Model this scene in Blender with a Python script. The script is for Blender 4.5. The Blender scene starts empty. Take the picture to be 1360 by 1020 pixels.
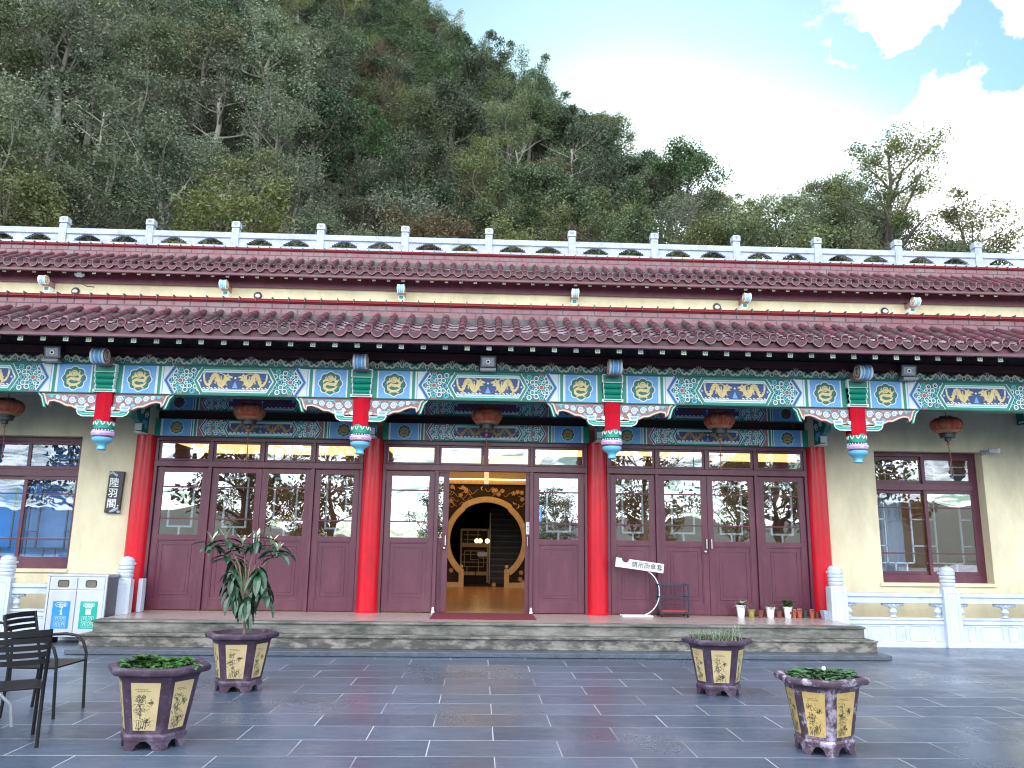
import bpy, bmesh, math, random
import numpy as np
from mathutils import Vector, Matrix
rnd = random.Random(7)
PI = math.pi
col = bpy.context.scene.collection
scene = bpy.context.scene

# ------------------------------------------------------------------ camera
F, PIT, YAW, ROL = 1043.5, 0.1976, 0.0374, 0.0134
fw = Vector((math.sin(YAW)*math.cos(PIT), math.cos(YAW)*math.cos(PIT), math.sin(PIT)))
rt = Vector((math.cos(YAW), -math.sin(YAW), 0)); upv = rt.cross(fw)
r2 = rt*math.cos(ROL)+upv*math.sin(ROL); u2 = upv*math.cos(ROL)-rt*math.sin(ROL)
cd = bpy.data.cameras.new('camera'); cam = bpy.data.objects.new('camera', cd); col.objects.link(cam)
cd.sensor_width = 36; cd.lens = 36*F/1360; cd.clip_end = 2000; cd.clip_start = .05
M = Matrix((r2, u2, -fw)).transposed().to_4x4(); M.translation = Vector((0, 0, 1.6))
cam.matrix_world = M; scene.camera = cam

# ------------------------------------------------------------------ materials
MATS = {}
def nn(nt, t, **k):
    n = nt.nodes.new(t)
    for a, b in k.items(): setattr(n, a, b)
    return n
def mat(name, c, rough=.6, var=.15, scale=6, bump=0, bscale=40, metal=0, spec=.5, dirt=None, dscale=2, damt=.5, coat=0, stretch=None, dhard=.12, em=None, ems=1, island=0, orand=0, transl=0, bdist=.02):
    if name in MATS: return MATS[name]
    m = bpy.data.materials.new(name); m.use_nodes = True; nt = m.node_tree; L = nt.links.new
    b = nt.nodes['Principled BSDF']
    b.inputs['Roughness'].default_value = rough; b.inputs['Metallic'].default_value = metal
    b.inputs['Specular IOR Level'].default_value = spec; b.inputs['Coat Weight'].default_value = coat
    b.inputs['Coat Roughness'].default_value = .12
    tc = nn(nt, 'ShaderNodeTexCoord'); src = tc.outputs['Object']
    if stretch:
        mp = nn(nt, 'ShaderNodeMapping'); mp.inputs['Scale'].default_value = stretch; L(src, mp.inputs[0]); src = mp.outputs[0]
    no = nn(nt, 'ShaderNodeTexNoise'); no.inputs['Scale'].default_value = scale; no.inputs['Detail'].default_value = 6; no.inputs['Roughness'].default_value = .65
    L(src, no.inputs['Vector'])
    mr = nn(nt, 'ShaderNodeMapRange'); mr.inputs['From Min'].default_value = .3; mr.inputs['From Max'].default_value = .7
    mr.inputs['To Min'].default_value = 1-var; mr.inputs['To Max'].default_value = 1+var
    L(no.outputs['Fac'], mr.inputs['Value'])
    val = mr.outputs[0]
    def mulv(a, out):
        x = nn(nt, 'ShaderNodeMath', operation='MULTIPLY'); L(a, x.inputs[0]); L(out, x.inputs[1]); return x.outputs[0]
    if island:
        g = nn(nt, 'ShaderNodeNewGeometry'); r = nn(nt, 'ShaderNodeMapRange'); r.inputs['To Min'].default_value = 1-island; r.inputs['To Max'].default_value = 1+island
        L(g.outputs['Random Per Island'], r.inputs['Value']); val = mulv(val, r.outputs[0])
    mx = nn(nt, 'ShaderNodeVectorMath', operation='SCALE'); mx.inputs[0].default_value = c; L(val, mx.inputs['Scale'])
    out = mx.outputs[0]
    if orand:
        oi = nn(nt, 'ShaderNodeObjectInfo'); hs = nn(nt, 'ShaderNodeHueSaturation')
        a = nn(nt, 'ShaderNodeMapRange'); a.inputs['To Min'].default_value = .5-.02*orand; a.inputs['To Max'].default_value = .5+.03*orand
        L(oi.outputs['Random'], a.inputs['Value']); L(a.outputs[0], hs.inputs['Hue'])
        m1 = nn(nt, 'ShaderNodeMath', operation='MULTIPLY'); m1.inputs[1].default_value = 7.13; L(oi.outputs['Random'], m1.inputs[0])
        m2 = nn(nt, 'ShaderNodeMath', operation='FRACT'); L(m1.outputs[0], m2.inputs[0])
        c2 = nn(nt, 'ShaderNodeMapRange'); c2.inputs['To Min'].default_value = 1-.4*orand; c2.inputs['To Max'].default_value = 1+.4*orand
        L(m2.outputs[0], c2.inputs['Value']); L(c2.outputs[0], hs.inputs['Value']); L(out, hs.inputs['Color'])
        m3 = nn(nt, 'ShaderNodeMath', operation='MULTIPLY'); m3.inputs[1].default_value = 13.7; L(oi.outputs['Random'], m3.inputs[0])
        m4 = nn(nt, 'ShaderNodeMath', operation='FRACT'); L(m3.outputs[0], m4.inputs[0])
        c3 = nn(nt, 'ShaderNodeMapRange'); c3.inputs['To Min'].default_value = 1-.3*orand; c3.inputs['To Max'].default_value = 1+.15*orand
        L(m4.outputs[0], c3.inputs['Value']); L(c3.outputs[0], hs.inputs['Saturation'])
        out = hs.outputs[0]
    if dirt:
        n2 = nn(nt, 'ShaderNodeTexNoise'); n2.inputs['Scale'].default_value = dscale; n2.inputs['Detail'].default_value = 9; n2.inputs['Roughness'].default_value = .7
        L(src, n2.inputs['Vector'])
        r = nn(nt, 'ShaderNodeMapRange'); th = 1-damt
        r.inputs['From Min'].default_value = .3+.4*th-dhard; r.inputs['From Max'].default_value = .3+.4*th+dhard
        L(n2.outputs['Fac'], r.inputs['Value'])
        mi = nn(nt, 'ShaderNodeMix', data_type='RGBA'); L(r.outputs[0], mi.inputs['Factor']); L(out, mi.inputs['A']); mi.inputs['B'].default_value = (*dirt, 1)
        out = mi.outputs['Result']
    L(out, b.inputs['Base Color'])
    if bump:
        n3 = nn(nt, 'ShaderNodeTexNoise'); n3.inputs['Scale'].default_value = bscale; n3.inputs['Detail'].default_value = 5; L(src, n3.inputs['Vector'])
        bp = nn(nt, 'ShaderNodeBump'); bp.inputs['Strength'].default_value = bump; bp.inputs['Distance'].default_value = bdist
        L(n3.outputs['Fac'], bp.inputs['Height']); L(bp.outputs[0], b.inputs['Normal'])
    if em:
        b.inputs['Emission Color'].default_value = (*em, 1); b.inputs['Emission Strength'].default_value = ems
    if transl:
        tr = nn(nt, 'ShaderNodeBsdfTranslucent'); L(out, tr.inputs['Color']); ms = nn(nt, 'ShaderNodeMixShader'); ms.inputs[0].default_value = transl
        L(b.outputs[0], ms.inputs[1]); L(tr.outputs[0], ms.inputs[2]); L(ms.outputs[0], nt.nodes['Material Output'].inputs['Surface'])
    MATS[name] = m; return m
def glassmat(name, refl=.3, tint=(.8, .82, .85)):
    m = bpy.data.materials.new(name); m.use_nodes = True; nt = m.node_tree; nt.nodes.remove(nt.nodes['Principled BSDF']); L = nt.links.new
    tr = nn(nt, 'ShaderNodeBsdfTransparent'); tr.inputs[0].default_value = (*tint, 1)
    gl = nn(nt, 'ShaderNodeBsdfGlossy'); gl.inputs['Roughness'].default_value = .004; gl.inputs['Color'].default_value = (.95, .97, 1, 1)
    tc = nn(nt, 'ShaderNodeTexCoord'); no = nn(nt, 'ShaderNodeTexNoise'); no.inputs['Scale'].default_value = 1.6; no.inputs['Detail'].default_value = 1
    bp = nn(nt, 'ShaderNodeBump'); bp.inputs['Strength'].default_value = .12; bp.inputs['Distance'].default_value = .02
    L(tc.outputs['Object'], no.inputs['Vector']); L(no.outputs['Fac'], bp.inputs['Height']); L(bp.outputs[0], gl.inputs['Normal'])
    ms = nn(nt, 'ShaderNodeMixShader'); ms.inputs[0].default_value = refl
    L(tr.outputs[0], ms.inputs[1]); L(gl.outputs[0], ms.inputs[2]); L(ms.outputs[0], nt.nodes['Material Output'].inputs['Surface'])
    MATS[name] = m; return m
mat('cream_plaster', (.75, .68, .47), .85, .07, 1.6, .3, 60, dirt=(.58, .52, .37), dscale=1.3, damt=.4, bdist=.004, stretch=(1, 1, .45))
mat('maroon_wood', (.092, .018, .041), .42, .14, 5, .25, 55, dirt=(.13, .04, .06), dscale=3, damt=.22, coat=.15, bdist=.003, stretch=(1, 1, .4))
mat('maroon_dark', (.05, .012, .018), .6, .2, 5)
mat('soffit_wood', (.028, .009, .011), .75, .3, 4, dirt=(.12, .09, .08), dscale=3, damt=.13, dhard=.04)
mat('post_red', (.5, .003, .02), .7, .12, 4, spec=.15)
mat('column_red', (.58, .002, .018), .34, .1, 3, .15, 30, coat=.2, spec=.3, dirt=(.4, .008, .018), dscale=4, damt=.4, bdist=.003, stretch=(1, 1, .3))
mat('tile_glaze', (.085, .018, .03), .5, .35, 7, .35, 40, dirt=(.05, .035, .036), dscale=5, damt=.42, coat=.1, spec=.3, bdist=.006, island=.3)
mat('tile_cap', (.075, .02, .031), .5, .25, 9, .3, 60, dirt=(.04, .032, .034), dscale=9, damt=.4, coat=.05, spec=.3, bdist=.004, island=.25)
mat('tile_rim', (.18, .08, .1), .45, .3, 12)
mat('tile_pan', (.2, .12, .15), .4, .5, 6, .3, 40, dirt=(.42, .35, .4), dscale=6, damt=.42, island=.3)  # pale lilac tone imitates the wet sheen on the pans
mat('ridge_glaze', (.15, .032, .05), .42, .14, 3, .1, 30, dirt=(.15, .1, .11), dscale=4, damt=.32, coat=.3, stretch=(1, 1, .6))
mat('ridge_red', (.13, .006, .012), .7, .15, 3, spec=.2)
mat('ridge_grime', (.09, .08, .085), .8, .4, 8, .4, 50)
mat('stone_white', (.36, .42, .52), .62, .07, 6, .25, 45, dirt=(.24, .27, .3), dscale=5, damt=.3, bdist=.006)
mat('paint_white', (.5, .57, .68), .5, .05, 4, .15, 60, dirt=(.37, .43, .5), dscale=3, damt=.2, bdist=.003)
mat('concrete', (.2, .195, .18), .8, .25, 5, .5, 30, dirt=(.045, .048, .045), dscale=3.2, damt=.5, stretch=(.5, 1, 1.6), bdist=.01)
mat('concrete_low', (.2, .19, .17), .8, .35, 8, .6, 30, dirt=(.06, .06, .055), dscale=6, damt=.52, dhard=.07, stretch=(.6, 1, 1.4), bdist=.012)
mat('slab_dark', (.06, .075, .1), .5, .3, 6, .4, 30)
mat('porch_tile', (.36, .29, .28), .25, .1, 3, .05, 20)
mat('roof_screed', (.42, .4, .36), .85, .2, 4)  # unseen roof top, made pale to bounce light onto the upper wall
mat('art_green', (.003, .25, .17), .45, .12, 8); mat('art_teal', (.012, .16, .135), .5, .2, 10)
mat('art_white', (.74, .8, .8), .5, .06, 10); mat('art_blue', (.15, .4, .76), .5, .1, 8)
mat('art_navy', (.035, .075, .21), .5, .2, 10); mat('art_cyan', (.12, .55, .6), .5, .1, 9)
mat('art_yellow', (.76, .6, .27), .5, .12, 20); mat('art_pink', (.42, .1, .14), .5, .15, 10)
mat('art_rose', (.3, .17, .17), .6, .15, 10); mat('art_peach', (.6, .36, .24), .55, .12, 10)
mat('art_lilac', (.62, .42, .66), .5, .1, 12); mat('art_sky', (.14, .48, .68), .4, .1, 6)
mat('art_sand', (.62, .6, .47), .6, .15, 20); mat('art_lav', (.42, .46, .72), .5, .12, 12)
mat('art_gold', (.42, .27, .07), .5, .2, 12); mat('art_maroon', (.2, .03, .03), .6, .2, 12)
mat('rafter_tip', (.36, .41, .31), .6, .35, 30, orand=.6)
mat('metal_grey', (.33, .35, .38), .45, .1, 10, metal=.3); mat('metal_dark', (.03, .035, .04), .35, .2, 20, metal=.2)
mat('black_metal', (.006, .007, .009), .42, .3, 10, spec=.3); mat('steel', (.47, .5, .55), .38, .1, 4, metal=.75, stretch=(1, 1, .1))
mat('steel_dark', (.1, .1, .12), .4, .2, 5, metal=.5)
mat('white_plastic', (.75, .77, .78), .4, .04, 8); mat('chrome', (.7, .7, .7), .2, .05, 8, metal=1)
mat('lantern_red', (.45, .065, .04), .75, .25, 12, .3, 50, dirt=(.42, .22, .14), dscale=5, damt=.45, transl=.3)
mat('lantern_pale', (.5, .26, .14), .75, .2, 12, transl=.3)
mat('plaque_black', (.02, .022, .028), .35, .2, 10); mat('ink_white', (.75, .75, .75), .5, .03, 8)
mat('door_mat', (.15, .012, .035), .95, .2, 60, .6, 200); mat('pot_purple', (.052, .031, .056), .5, .35, 9, .4, 40, dirt=(.16, .14, .2), dscale=7, damt=.2, spec=.35, bdist=.006)
mat('pot_purple_worn', (.065, .04, .065), .5, .35, 9, .4, 40, dirt=(.4, .36, .45), dscale=9, damt=.33, dhard=.06, bdist=.006)
mat('pot_panel', (.5, .4, .21), .6, .12, 12, dirt=(.36, .29, .16), dscale=6, damt=.35); mat('ink_dark', (.03, .035, .03), .7, .2, 20)
mat('pot_panel_worn', (.46, .33, .12), .6, .2, 9)
mat('soil', (.06, .04, .028), .95, .5, 20, .8, 40)
mat('leaf_low', (.05, .14, .03), .5, .3, 8, island=.5, transl=.25); mat('leaf_loquat', (.018, .062, .032), .3, .25, 12, island=.3, coat=.25, transl=.08)
mat('leaf_pale', (.3, .36, .25), .6, .2, 12, island=.2); mat('stem', (.17, .13, .09), .8, .3, 20)
mat('bin_blue', (.015, .2, .72), .35, .06, 8); mat('bin_green', (.0, .3, .25), .35, .06, 8)
mat('hole_dark', (.12, .11, .085), .8, .3, 10); mat('terracotta', (.38, .09, .045), .75, .2, 15); mat('pot_olive', (.25, .23, .05), .7, .5, 25)
mat('pot_darkgreen', (.03, .06, .05), .5, .2, 10); mat('pot_brown', (.16, .05, .04), .7, .2, 10)
mat('rack_navy', (.02, .024, .05), .35, .2, 10); mat('tray_red', (.3, .02, .03), .4, .1, 10)
mat('lattice_grey', (.8, .85, .88), .55, .1, 8); mat('lattice_dark', (.09, .12, .13), .55, .1, 8); mat('blind_blue', (.01, .4, .95), .5, .08, 10); mat('blind_pale', (.22, .45, .78), .5, .06, 10)
mat('int_wall', (.3, .24, .18), .8, .1, 3); mat('int_floor', (.3, .17, .09), .25, .15, 3, stretch=(.3, 3, 1)); mat('int_ceiling', (.6, .46, .28), .8, .05, 3)
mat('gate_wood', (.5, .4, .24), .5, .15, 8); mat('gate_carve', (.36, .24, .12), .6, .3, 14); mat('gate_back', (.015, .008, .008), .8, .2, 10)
mat('ceiling_glow', (.8, .5, .2), .6, .05, 5, em=(1, .58, .22), ems=1.0); mat('globe_lit', (.9, .7, .3), .5, .02, 5, em=(1, .66, .25), ems=2.2)
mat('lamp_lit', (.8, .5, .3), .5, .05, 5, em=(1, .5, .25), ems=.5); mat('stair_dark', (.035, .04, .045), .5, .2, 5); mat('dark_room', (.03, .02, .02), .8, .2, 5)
mat('paper_blue', (.55, .66, .85), .6, .05, 8); mat('sticker_blue', (.12, .4, .7), .5, .05, 8)
mat('curtain', (.45, .47, .5), .8, .15, 8, stretch=(8, 1, .3)); mat('table_top', (.02, .025, .035), .3, .2, 10)
glassmat('glass', .22, (.82, .85, .88)); glassmat('glass_dark', .34, (.4, .43, .46)); glassmat('glass_clear', .15, (.85, .88, .92)); glassmat('glass_hazy', .08, (.86, .9, .95)); mat('far_hill', (.06, .075, .06), .95, .3, .02)
mat('leaf_dark', (.05, .086, .032), .6, .25, .8, island=.3, orand=1, transl=.22)
mat('leaf_olive', (.098, .118, .044), .65, .25, .8, island=.28, orand=1, transl=.3)
mat('leaf_grey', (.11, .14, .078), .65, .25, .8, island=.28, orand=.8, transl=.3)
mat('leaf_autumn', (.1, .078, .035), .65, .25, .8, island=.28, orand=.8, transl=.3)
mat('leaf_ridge', (.12, .12, .04), .6, .25, .8, island=.5, orand=.7, transl=.45)
mat('bark', (.085, .075, .06), .85, .3, 3); mat('bark_pale', (.22, .21, .18), .8, .25, 3)
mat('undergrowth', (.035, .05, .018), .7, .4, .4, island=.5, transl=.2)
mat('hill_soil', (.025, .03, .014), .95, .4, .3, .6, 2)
mat('glossy_leaf_mix', (.06, .13, .06), .5, .3, 12, island=.5, transl=.2)

# ------------------------------------------------------------------ mesh building
ORG = {}
class MB:
    def __init__(s): s.v = []; s.f = []; s.m = []; s.names = []
    def mi(s, m):
        if m not in s.names: s.names.append(m)
        return s.names.index(m)
    def add(s, vs, fs, m, T=None):
        o = len(s.v); k = s.mi(m)
        s.v += [tuple(T @ Vector(p)) if T else tuple(p) for p in vs]
        s.f += [tuple(i+o for i in f) for f in fs]; s.m += [k]*len(fs)
    def box(s, x0, x1, y0, y1, z0, z1, m, T=None):
        s.add([(x0,y0,z0),(x1,y0,z0),(x1,y1,z0),(x0,y1,z0),(x0,y0,z1),(x1,y0,z1),(x1,y1,z1),(x0,y1,z1)],
              [(0,3,2,1),(4,5,6,7),(0,1,5,4),(1,2,6,5),(2,3,7,6),(3,0,4,7)], m, T)
    def prism(s, pts, y0, y1, m, T=None, ms=None):   # pts (x,z) extruded along y
        n = len(pts)
        s.add([(x, y0, z) for x, z in pts], [tuple(range(n))], m, T)
        s.add([(x, y1, z) for x, z in pts], [tuple(range(n))[::-1]], ms or m, T)
        s.add([(x, y0, z) for x, z in pts]+[(x, y1, z) for x, z in pts], [(i, i+n, (i+1) % n+n, (i+1) % n) for i in range(n)], ms or m, T)
    def prismz(s, pts, z0, z1, m, T=None):
        n = len(pts)
        s.add([(x, y, z0) for x, y in pts]+[(x, y, z1) for x, y in pts], [tuple(range(n))[::-1], tuple(range(n, 2*n))]+[(i, (i+1) % n, (i+1) % n+n, i+n) for i in range(n)], m, T)
    def prismx(s, pts, x0, x1, m, T=None):           # pts (y,z)
        n = len(pts)
        s.add([(x0, y, z) for y, z in pts]+[(x1, y, z) for y, z in pts], [tuple(range(n)), tuple(range(n, 2*n))[::-1]]+[(i, i+n, (i+1) % n+n, (i+1) % n) for i in range(n)], m, T)
    def lathe(s, prof, c, m, n=24, T=None, squash=1, lobes=0, la=0, cap=True):  # prof (r,z)
        vs = []; fs = []
        for r, z in prof:
            for i in range(n):
                a = 2*PI*i/n; rr = r*(1+la*abs(math.cos(lobes*a/2))) if lobes else r
                vs.append((c[0]+rr*math.cos(a), c[1]+rr*math.sin(a)*squash, c[2]+z))
        for k in range(len(prof)-1):
            for i in range(n): j = (i+1) % n; fs.append((k*n+i, k*n+j, (k+1)*n+j, (k+1)*n+i))
        if cap: fs.append(tuple(range(n))[::-1]); fs.append(tuple(range((len(prof)-1)*n, len(prof)*n)))
        s.add(vs, fs, m, T)
    def tube(s, path, r, m, n=8, T=None, cap=True):
        P = [Vector(p) for p in path]; rs = r if isinstance(r, (list, tuple)) else [r]*len(P); vs = []; fs = []
        ref = None
        for k, p in enumerate(P):
            t = (P[min(k+1, len(P)-1)]-P[max(k-1, 0)]).normalized()
            if ref is None: ref = Vector((0, 0, 1)) if abs(t.z) < .9 else Vector((1, 0, 0))
            a = (ref-t*ref.dot(t)).normalized(); b = t.cross(a); ref = a
            for i in range(n): an = 2*PI*i/n; vs.append(tuple(p+(a*math.cos(an)+b*math.sin(an))*rs[k]))
        for k in range(len(P)-1):
            for i in range(n): j = (i+1) % n; fs.append((k*n+i, k*n+j, (k+1)*n+j, (k+1)*n+i))
        if cap: fs.append(tuple(range(n))[::-1]); fs.append(tuple(range((len(P)-1)*n, len(P)*n)))
        s.add(vs, fs, m, T)
    def sphere(s, c, r, m, n=12, k=8, sc=(1, 1, 1), T=None):
        prof = [(max(.001, math.sin(PI*i/k))*r, -math.cos(PI*i/k)*r*sc[2]) for i in range(k+1)]
        vs = []; fs = []
        for rr, z in prof:
            for i in range(n): a = 2*PI*i/n; vs.append((c[0]+rr*sc[0]*math.cos(a), c[1]+rr*sc[1]*math.sin(a), c[2]+z))
        for q in range(k):
            for i in range(n): j = (i+1) % n; fs.append((q*n+i, q*n+j, (q+1)*n+j, (q+1)*n+i))
        s.add(vs, fs, m, T)
    # flat painted art on a plane y = const (pts are (x,z))
    def poly(s, pts, y, m, T=None): s.add([(x, y, z) for x, z in pts], [tuple(range(len(pts)))], m, T)
    def rect(s, x0, x1, z0, z1, y, m, T=None): s.poly([(x0, z0), (x1, z0), (x1, z1), (x0, z1)], y, m, T)
    def disc(s, x, z, r, y, m, n=12, sx=1, T=None): s.poly([(x+r*sx*math.cos(2*PI*i/n), z+r*math.sin(2*PI*i/n)) for i in range(n)], y, m, T)
    def stroke(s, pts, w, y, m, T=None, closed=False):
        n = len(pts); ws = w if isinstance(w, (list, tuple)) else [w]*n; L = []; R = []
        for i in range(n):
            a = pts[(i-1) % n] if closed else pts[max(i-1, 0)]; b = pts[(i+1) % n] if closed else pts[min(i+1, n-1)]
            dx, dz = b[0]-a[0], b[1]-a[1]; q = math.hypot(dx, dz) or 1; nx, nz = -dz/q*ws[i]/2, dx/q*ws[i]/2
            L.append((pts[i][0]+nx, y, pts[i][1]+nz)); R.append((pts[i][0]-nx, y, pts[i][1]-nz))
        fs = [(i, i+n, (i+1) % n+n, (i+1) % n) for i in range(n if closed else n-1)]
        s.add(L+R, fs, m, T)
    def ring(s, x, z, r, w, y, m, n=12, T=None, a0=0, a1=2*PI): 
        full = abs(a1-a0-2*PI) < 1e-6
        s.stroke([(x+r*math.cos(a0+(a1-a0)*i/(n if full else n-1)), z+r*math.sin(a0+(a1-a0)*i/(n if full else n-1))) for i in range(n)], w, y, m, T, full)
    def spiral(s, x, z, r, w, y, m, turns=1.4, a0=0, d=1, n=16, T=None):
        s.stroke([(x+r*(1-.8*i/(n-1))*math.cos(a0+d*turns*2*PI*i/(n-1)), z+r*(1-.8*i/(n-1))*math.sin(a0+d*turns*2*PI*i/(n-1))) for i in range(n)], [w*(1-.4*i/n) for i in range(n)], y, m, T)
    def build(s, name, parent=None, smooth=False, bevel=0, mats=None, org=None):
        root = parent
        while root is not None and root.parent: root = root.parent
        o = org or (ORG.get(root.name, (0, 0, 0)) if root else (0, 0, 0))
        me = bpy.data.meshes.new(name)
        me.from_pydata([(x-o[0], y-o[1], z-o[2]) for x, y, z in s.v], [], s.f)
        for n_ in s.names: me.materials.append(MATS[n_])
        me.polygons.foreach_set('material_index', s.m)
        if smooth:
            me.polygons.foreach_set('use_smooth', [True]*len(me.polygons))
            me.set_sharp_from_angle(angle=math.radians(40))
        me.update()
        ob = bpy.data.objects.new(name, me); col.objects.link(ob)
        if parent: ob.parent = parent
        elif org: ob.location = org
        if bevel:
            b = ob.modifiers.new('bevel', 'BEVEL'); b.width = bevel; b.segments = 2; b.limit_method = 'ANGLE'; b.harden_normals = False
        return ob
def tag(o, label=None, cat=None, group=None, kind=None):
    if label: o['label'] = label
    if cat: o['category'] = cat
    if group: o['group'] = group
    if kind: o['kind'] = kind
    return o
def thing(name, label, cat, loc=(0, 0, 0), rz=0, group=None, build_at=True):
    o = bpy.data.objects.new(name, None); col.objects.link(o); o.location = loc; o.rotation_euler = (0, 0, rz); o.empty_display_size = .2
    ORG[o.name] = tuple(loc) if build_at else (0, 0, 0)
    return tag(o, label, cat, group)
def copy_tree(o, parent=None):
    c = o.copy(); col.objects.link(c)
    if parent: c.parent = parent
    for ch in [x for x in col.objects if x.parent == o]: copy_tree(ch, c)
    return c
def text_mb(mb, txt, x, y, z, size, m, vertical=False, T=None, depth=.002, spacing=1.0, rot=0):
    """flat lettering facing -Y, lower left at x,z"""
    cu = bpy.data.curves.new('t', 'FONT'); cu.body = txt; cu.size = size; cu.space_character = spacing; cu.resolution_u = 2; cu.offset = size*.012
    ob = bpy.data.objects.new('t', cu); col.objects.link(ob)
    me = bpy.data.meshes.new_from_object(ob.evaluated_get(bpy.context.evaluated_depsgraph_get()))
    vs = [(x+v.co.x, y, z+v.co.y) for v in me.vertices]
    if rot:
        c, s_ = math.cos(rot), math.sin(rot); vs = [(x+(a-x)*c-(d-z)*s_, b, z+(a-x)*s_+(d-z)*c) for a, b, d in vs]
    mb.add(vs, [tuple(p.vertices) for p in me.polygons], m, T)
    bpy.data.objects.remove(ob); bpy.data.meshes.remove(me)

# ------------------------------------------------------------------ key dimensions
YC, YF, S, X2 = 13.70, 12.0, 3.8798, -1.8655
ZP = .41
CX = [X2+(k-1)*S for k in range(4)]              # four columns
FX = [X2+(k-2)*S for k in range(6)]              # hanging posts incl. one beyond each side of the frame

# ================================================================== setting: paving, steps
def paving():
    mb = MB(); n = 1
    mb.add([(-40, -40, 0), (40, -40, 0), (40, 14.0, 0), (-40, 14.0, 0)], [(0, 1, 2, 3)], 'slab_dark')
    o = mb.build('paving'); tag(o, kind='structure')
    m = bpy.data.materials.new('slate_tiles'); m.use_nodes = True; nt = m.node_tree; L = nt.links.new; b = nt.nodes['Principled BSDF']
    tc = nn(nt, 'ShaderNodeTexCoord'); mp = nn(nt, 'ShaderNodeMapping'); mp.inputs['Location'].default_value = (-.145+.002, -.457, 0)
    L(tc.outputs['Object'], mp.inputs[0])
    br = nn(nt, 'ShaderNodeTexBrick'); br.offset = .5; br.inputs['Scale'].default_value = 1; br.inputs['Brick Width'].default_value = 1.036; br.inputs['Row Height'].default_value = .4934
    br.inputs['Mortar Size'].default_value = .004; br.inputs['Mortar Smooth'].default_value = .1; br.inputs['Bias'].default_value = 0
    br.inputs['Color1'].default_value = (.062, .085, .128, 1); br.inputs['Color2'].default_value = (.04, .056, .088, 1)
    L(mp.outputs[0], br.inputs['Vector'])
    # fine streaks in the stone
    ms = nn(nt, 'ShaderNodeMapping'); ms.inputs['Scale'].default_value = (1.2, 16, 1); L(tc.outputs['Object'], ms.inputs[0])
    n1 = nn(nt, 'ShaderNodeTexNoise'); n1.inputs['Scale'].default_value = 2.2; n1.inputs['Detail'].default_value = 8; n1.inputs['Roughness'].default_value = .75; L(ms.outputs[0], n1.inputs['Vector'])
    n2 = nn(nt, 'ShaderNodeTexNoise'); n2.inputs['Scale'].default_value = .55; n2.inputs['Detail'].default_value = 7; n2.inputs['Roughness'].default_value = .6; L(tc.outputs['Object'], n2.inputs['Vector'])
    a1 = nn(nt, 'ShaderNodeMapRange'); a1.inputs['From Min'].default_value = .3; a1.inputs['From Max'].default_value = .7; a1.inputs['To Min'].default_value = .6; a1.inputs['To Max'].default_value = 1.5; L(n1.outputs['Fac'], a1.inputs['Value'])
    sc = nn(nt, 'ShaderNodeVectorMath', operation='SCALE'); L(br.outputs['Color'], sc.inputs[0]); L(a1.outputs[0], sc.inputs['Scale'])
    # pale scuffs on the right hand side and around
    msc = nn(nt, 'ShaderNodeMapping'); msc.inputs['Scale'].default_value = (1, 2.6, 1); L(tc.outputs['Object'], msc.inputs[0])
    n3 = nn(nt, 'ShaderNodeTexNoise'); n3.inputs['Scale'].default_value = 1.7; n3.inputs['Detail'].default_value = 11; n3.inputs['Roughness'].default_value = .78; L(msc.outputs[0], n3.inputs['Vector'])
    sx = nn(nt, 'ShaderNodeSeparateXYZ'); L(tc.outputs['Object'], sx.inputs[0])
    g = nn(nt, 'ShaderNodeMapRange'); g.inputs['From Min'].default_value = 1.5; g.inputs['From Max'].default_value = 5.5; g.inputs['To Min'].default_value = -.12; g.inputs['To Max'].default_value = .055; L(sx.outputs['X'], g.inputs['Value'])
    ad = nn(nt, 'ShaderNodeMath', operation='ADD'); L(n3.outputs['Fac'], ad.inputs[0]); L(g.outputs[0], ad.inputs[1])
    r3 = nn(nt, 'ShaderNodeMapRange'); r3.inputs['From Min'].default_value = .56; r3.inputs['From Max'].default_value = .68; r3.inputs['To Max'].default_value = .5; L(ad.outputs[0], r3.inputs['Value'])
    m1 = nn(nt, 'ShaderNodeMix', data_type='RGBA'); L(r3.outputs[0], m1.inputs['Factor']); L(sc.outputs[0], m1.inputs['A']); m1.inputs['B'].default_value = (.2, .22, .26, 1)
    # mortar lines, broken here and there by dirt
    r4 = nn(nt, 'ShaderNodeMapRange'); r4.inputs['From Min'].default_value = .36; r4.inputs['From Max'].default_value = .55; r4.inputs['To Min'].default_value = .25; r4.inputs['To Max'].default_value = 1; L(n2.outputs['Fac'], r4.inputs['Value'])
    mm = nn(nt, 'ShaderNodeMath', operation='MULTIPLY'); L(br.outputs['Fac'], mm.inputs[0]); L(r4.outputs[0], mm.inputs[1])
    m2 = nn(nt, 'ShaderNodeMix', data_type='RGBA'); L(mm.outputs[0], m2.inputs['Factor']); L(m1.outputs['Result'], m2.inputs['A']); m2.inputs['B'].default_value = (.42, .45, .5, 1)
    L(m2.outputs['Result'], b.inputs['Base Color'])
    rr = nn(nt, 'ShaderNodeMapRange'); rr.inputs['From Min'].default_value = .35; rr.inputs['From Max'].default_value = .65; rr.inputs['To Min'].default_value = .24; rr.inputs['To Max'].default_value = .46; L(n2.outputs['Fac'], rr.inputs['Value'])
    L(rr.outputs[0], b.inputs['Roughness']); b.inputs['Specular IOR Level'].default_value = .55
    bp = nn(nt, 'ShaderNodeBump'); bp.inputs['Strength'].default_value = .25; bp.inputs['Distance'].default_value = .004; L(n1.outputs['Fac'], bp.inputs['Height']); L(bp.outputs[0], b.inputs['Normal'])
    o.data.materials[0] = m
paving()
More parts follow.
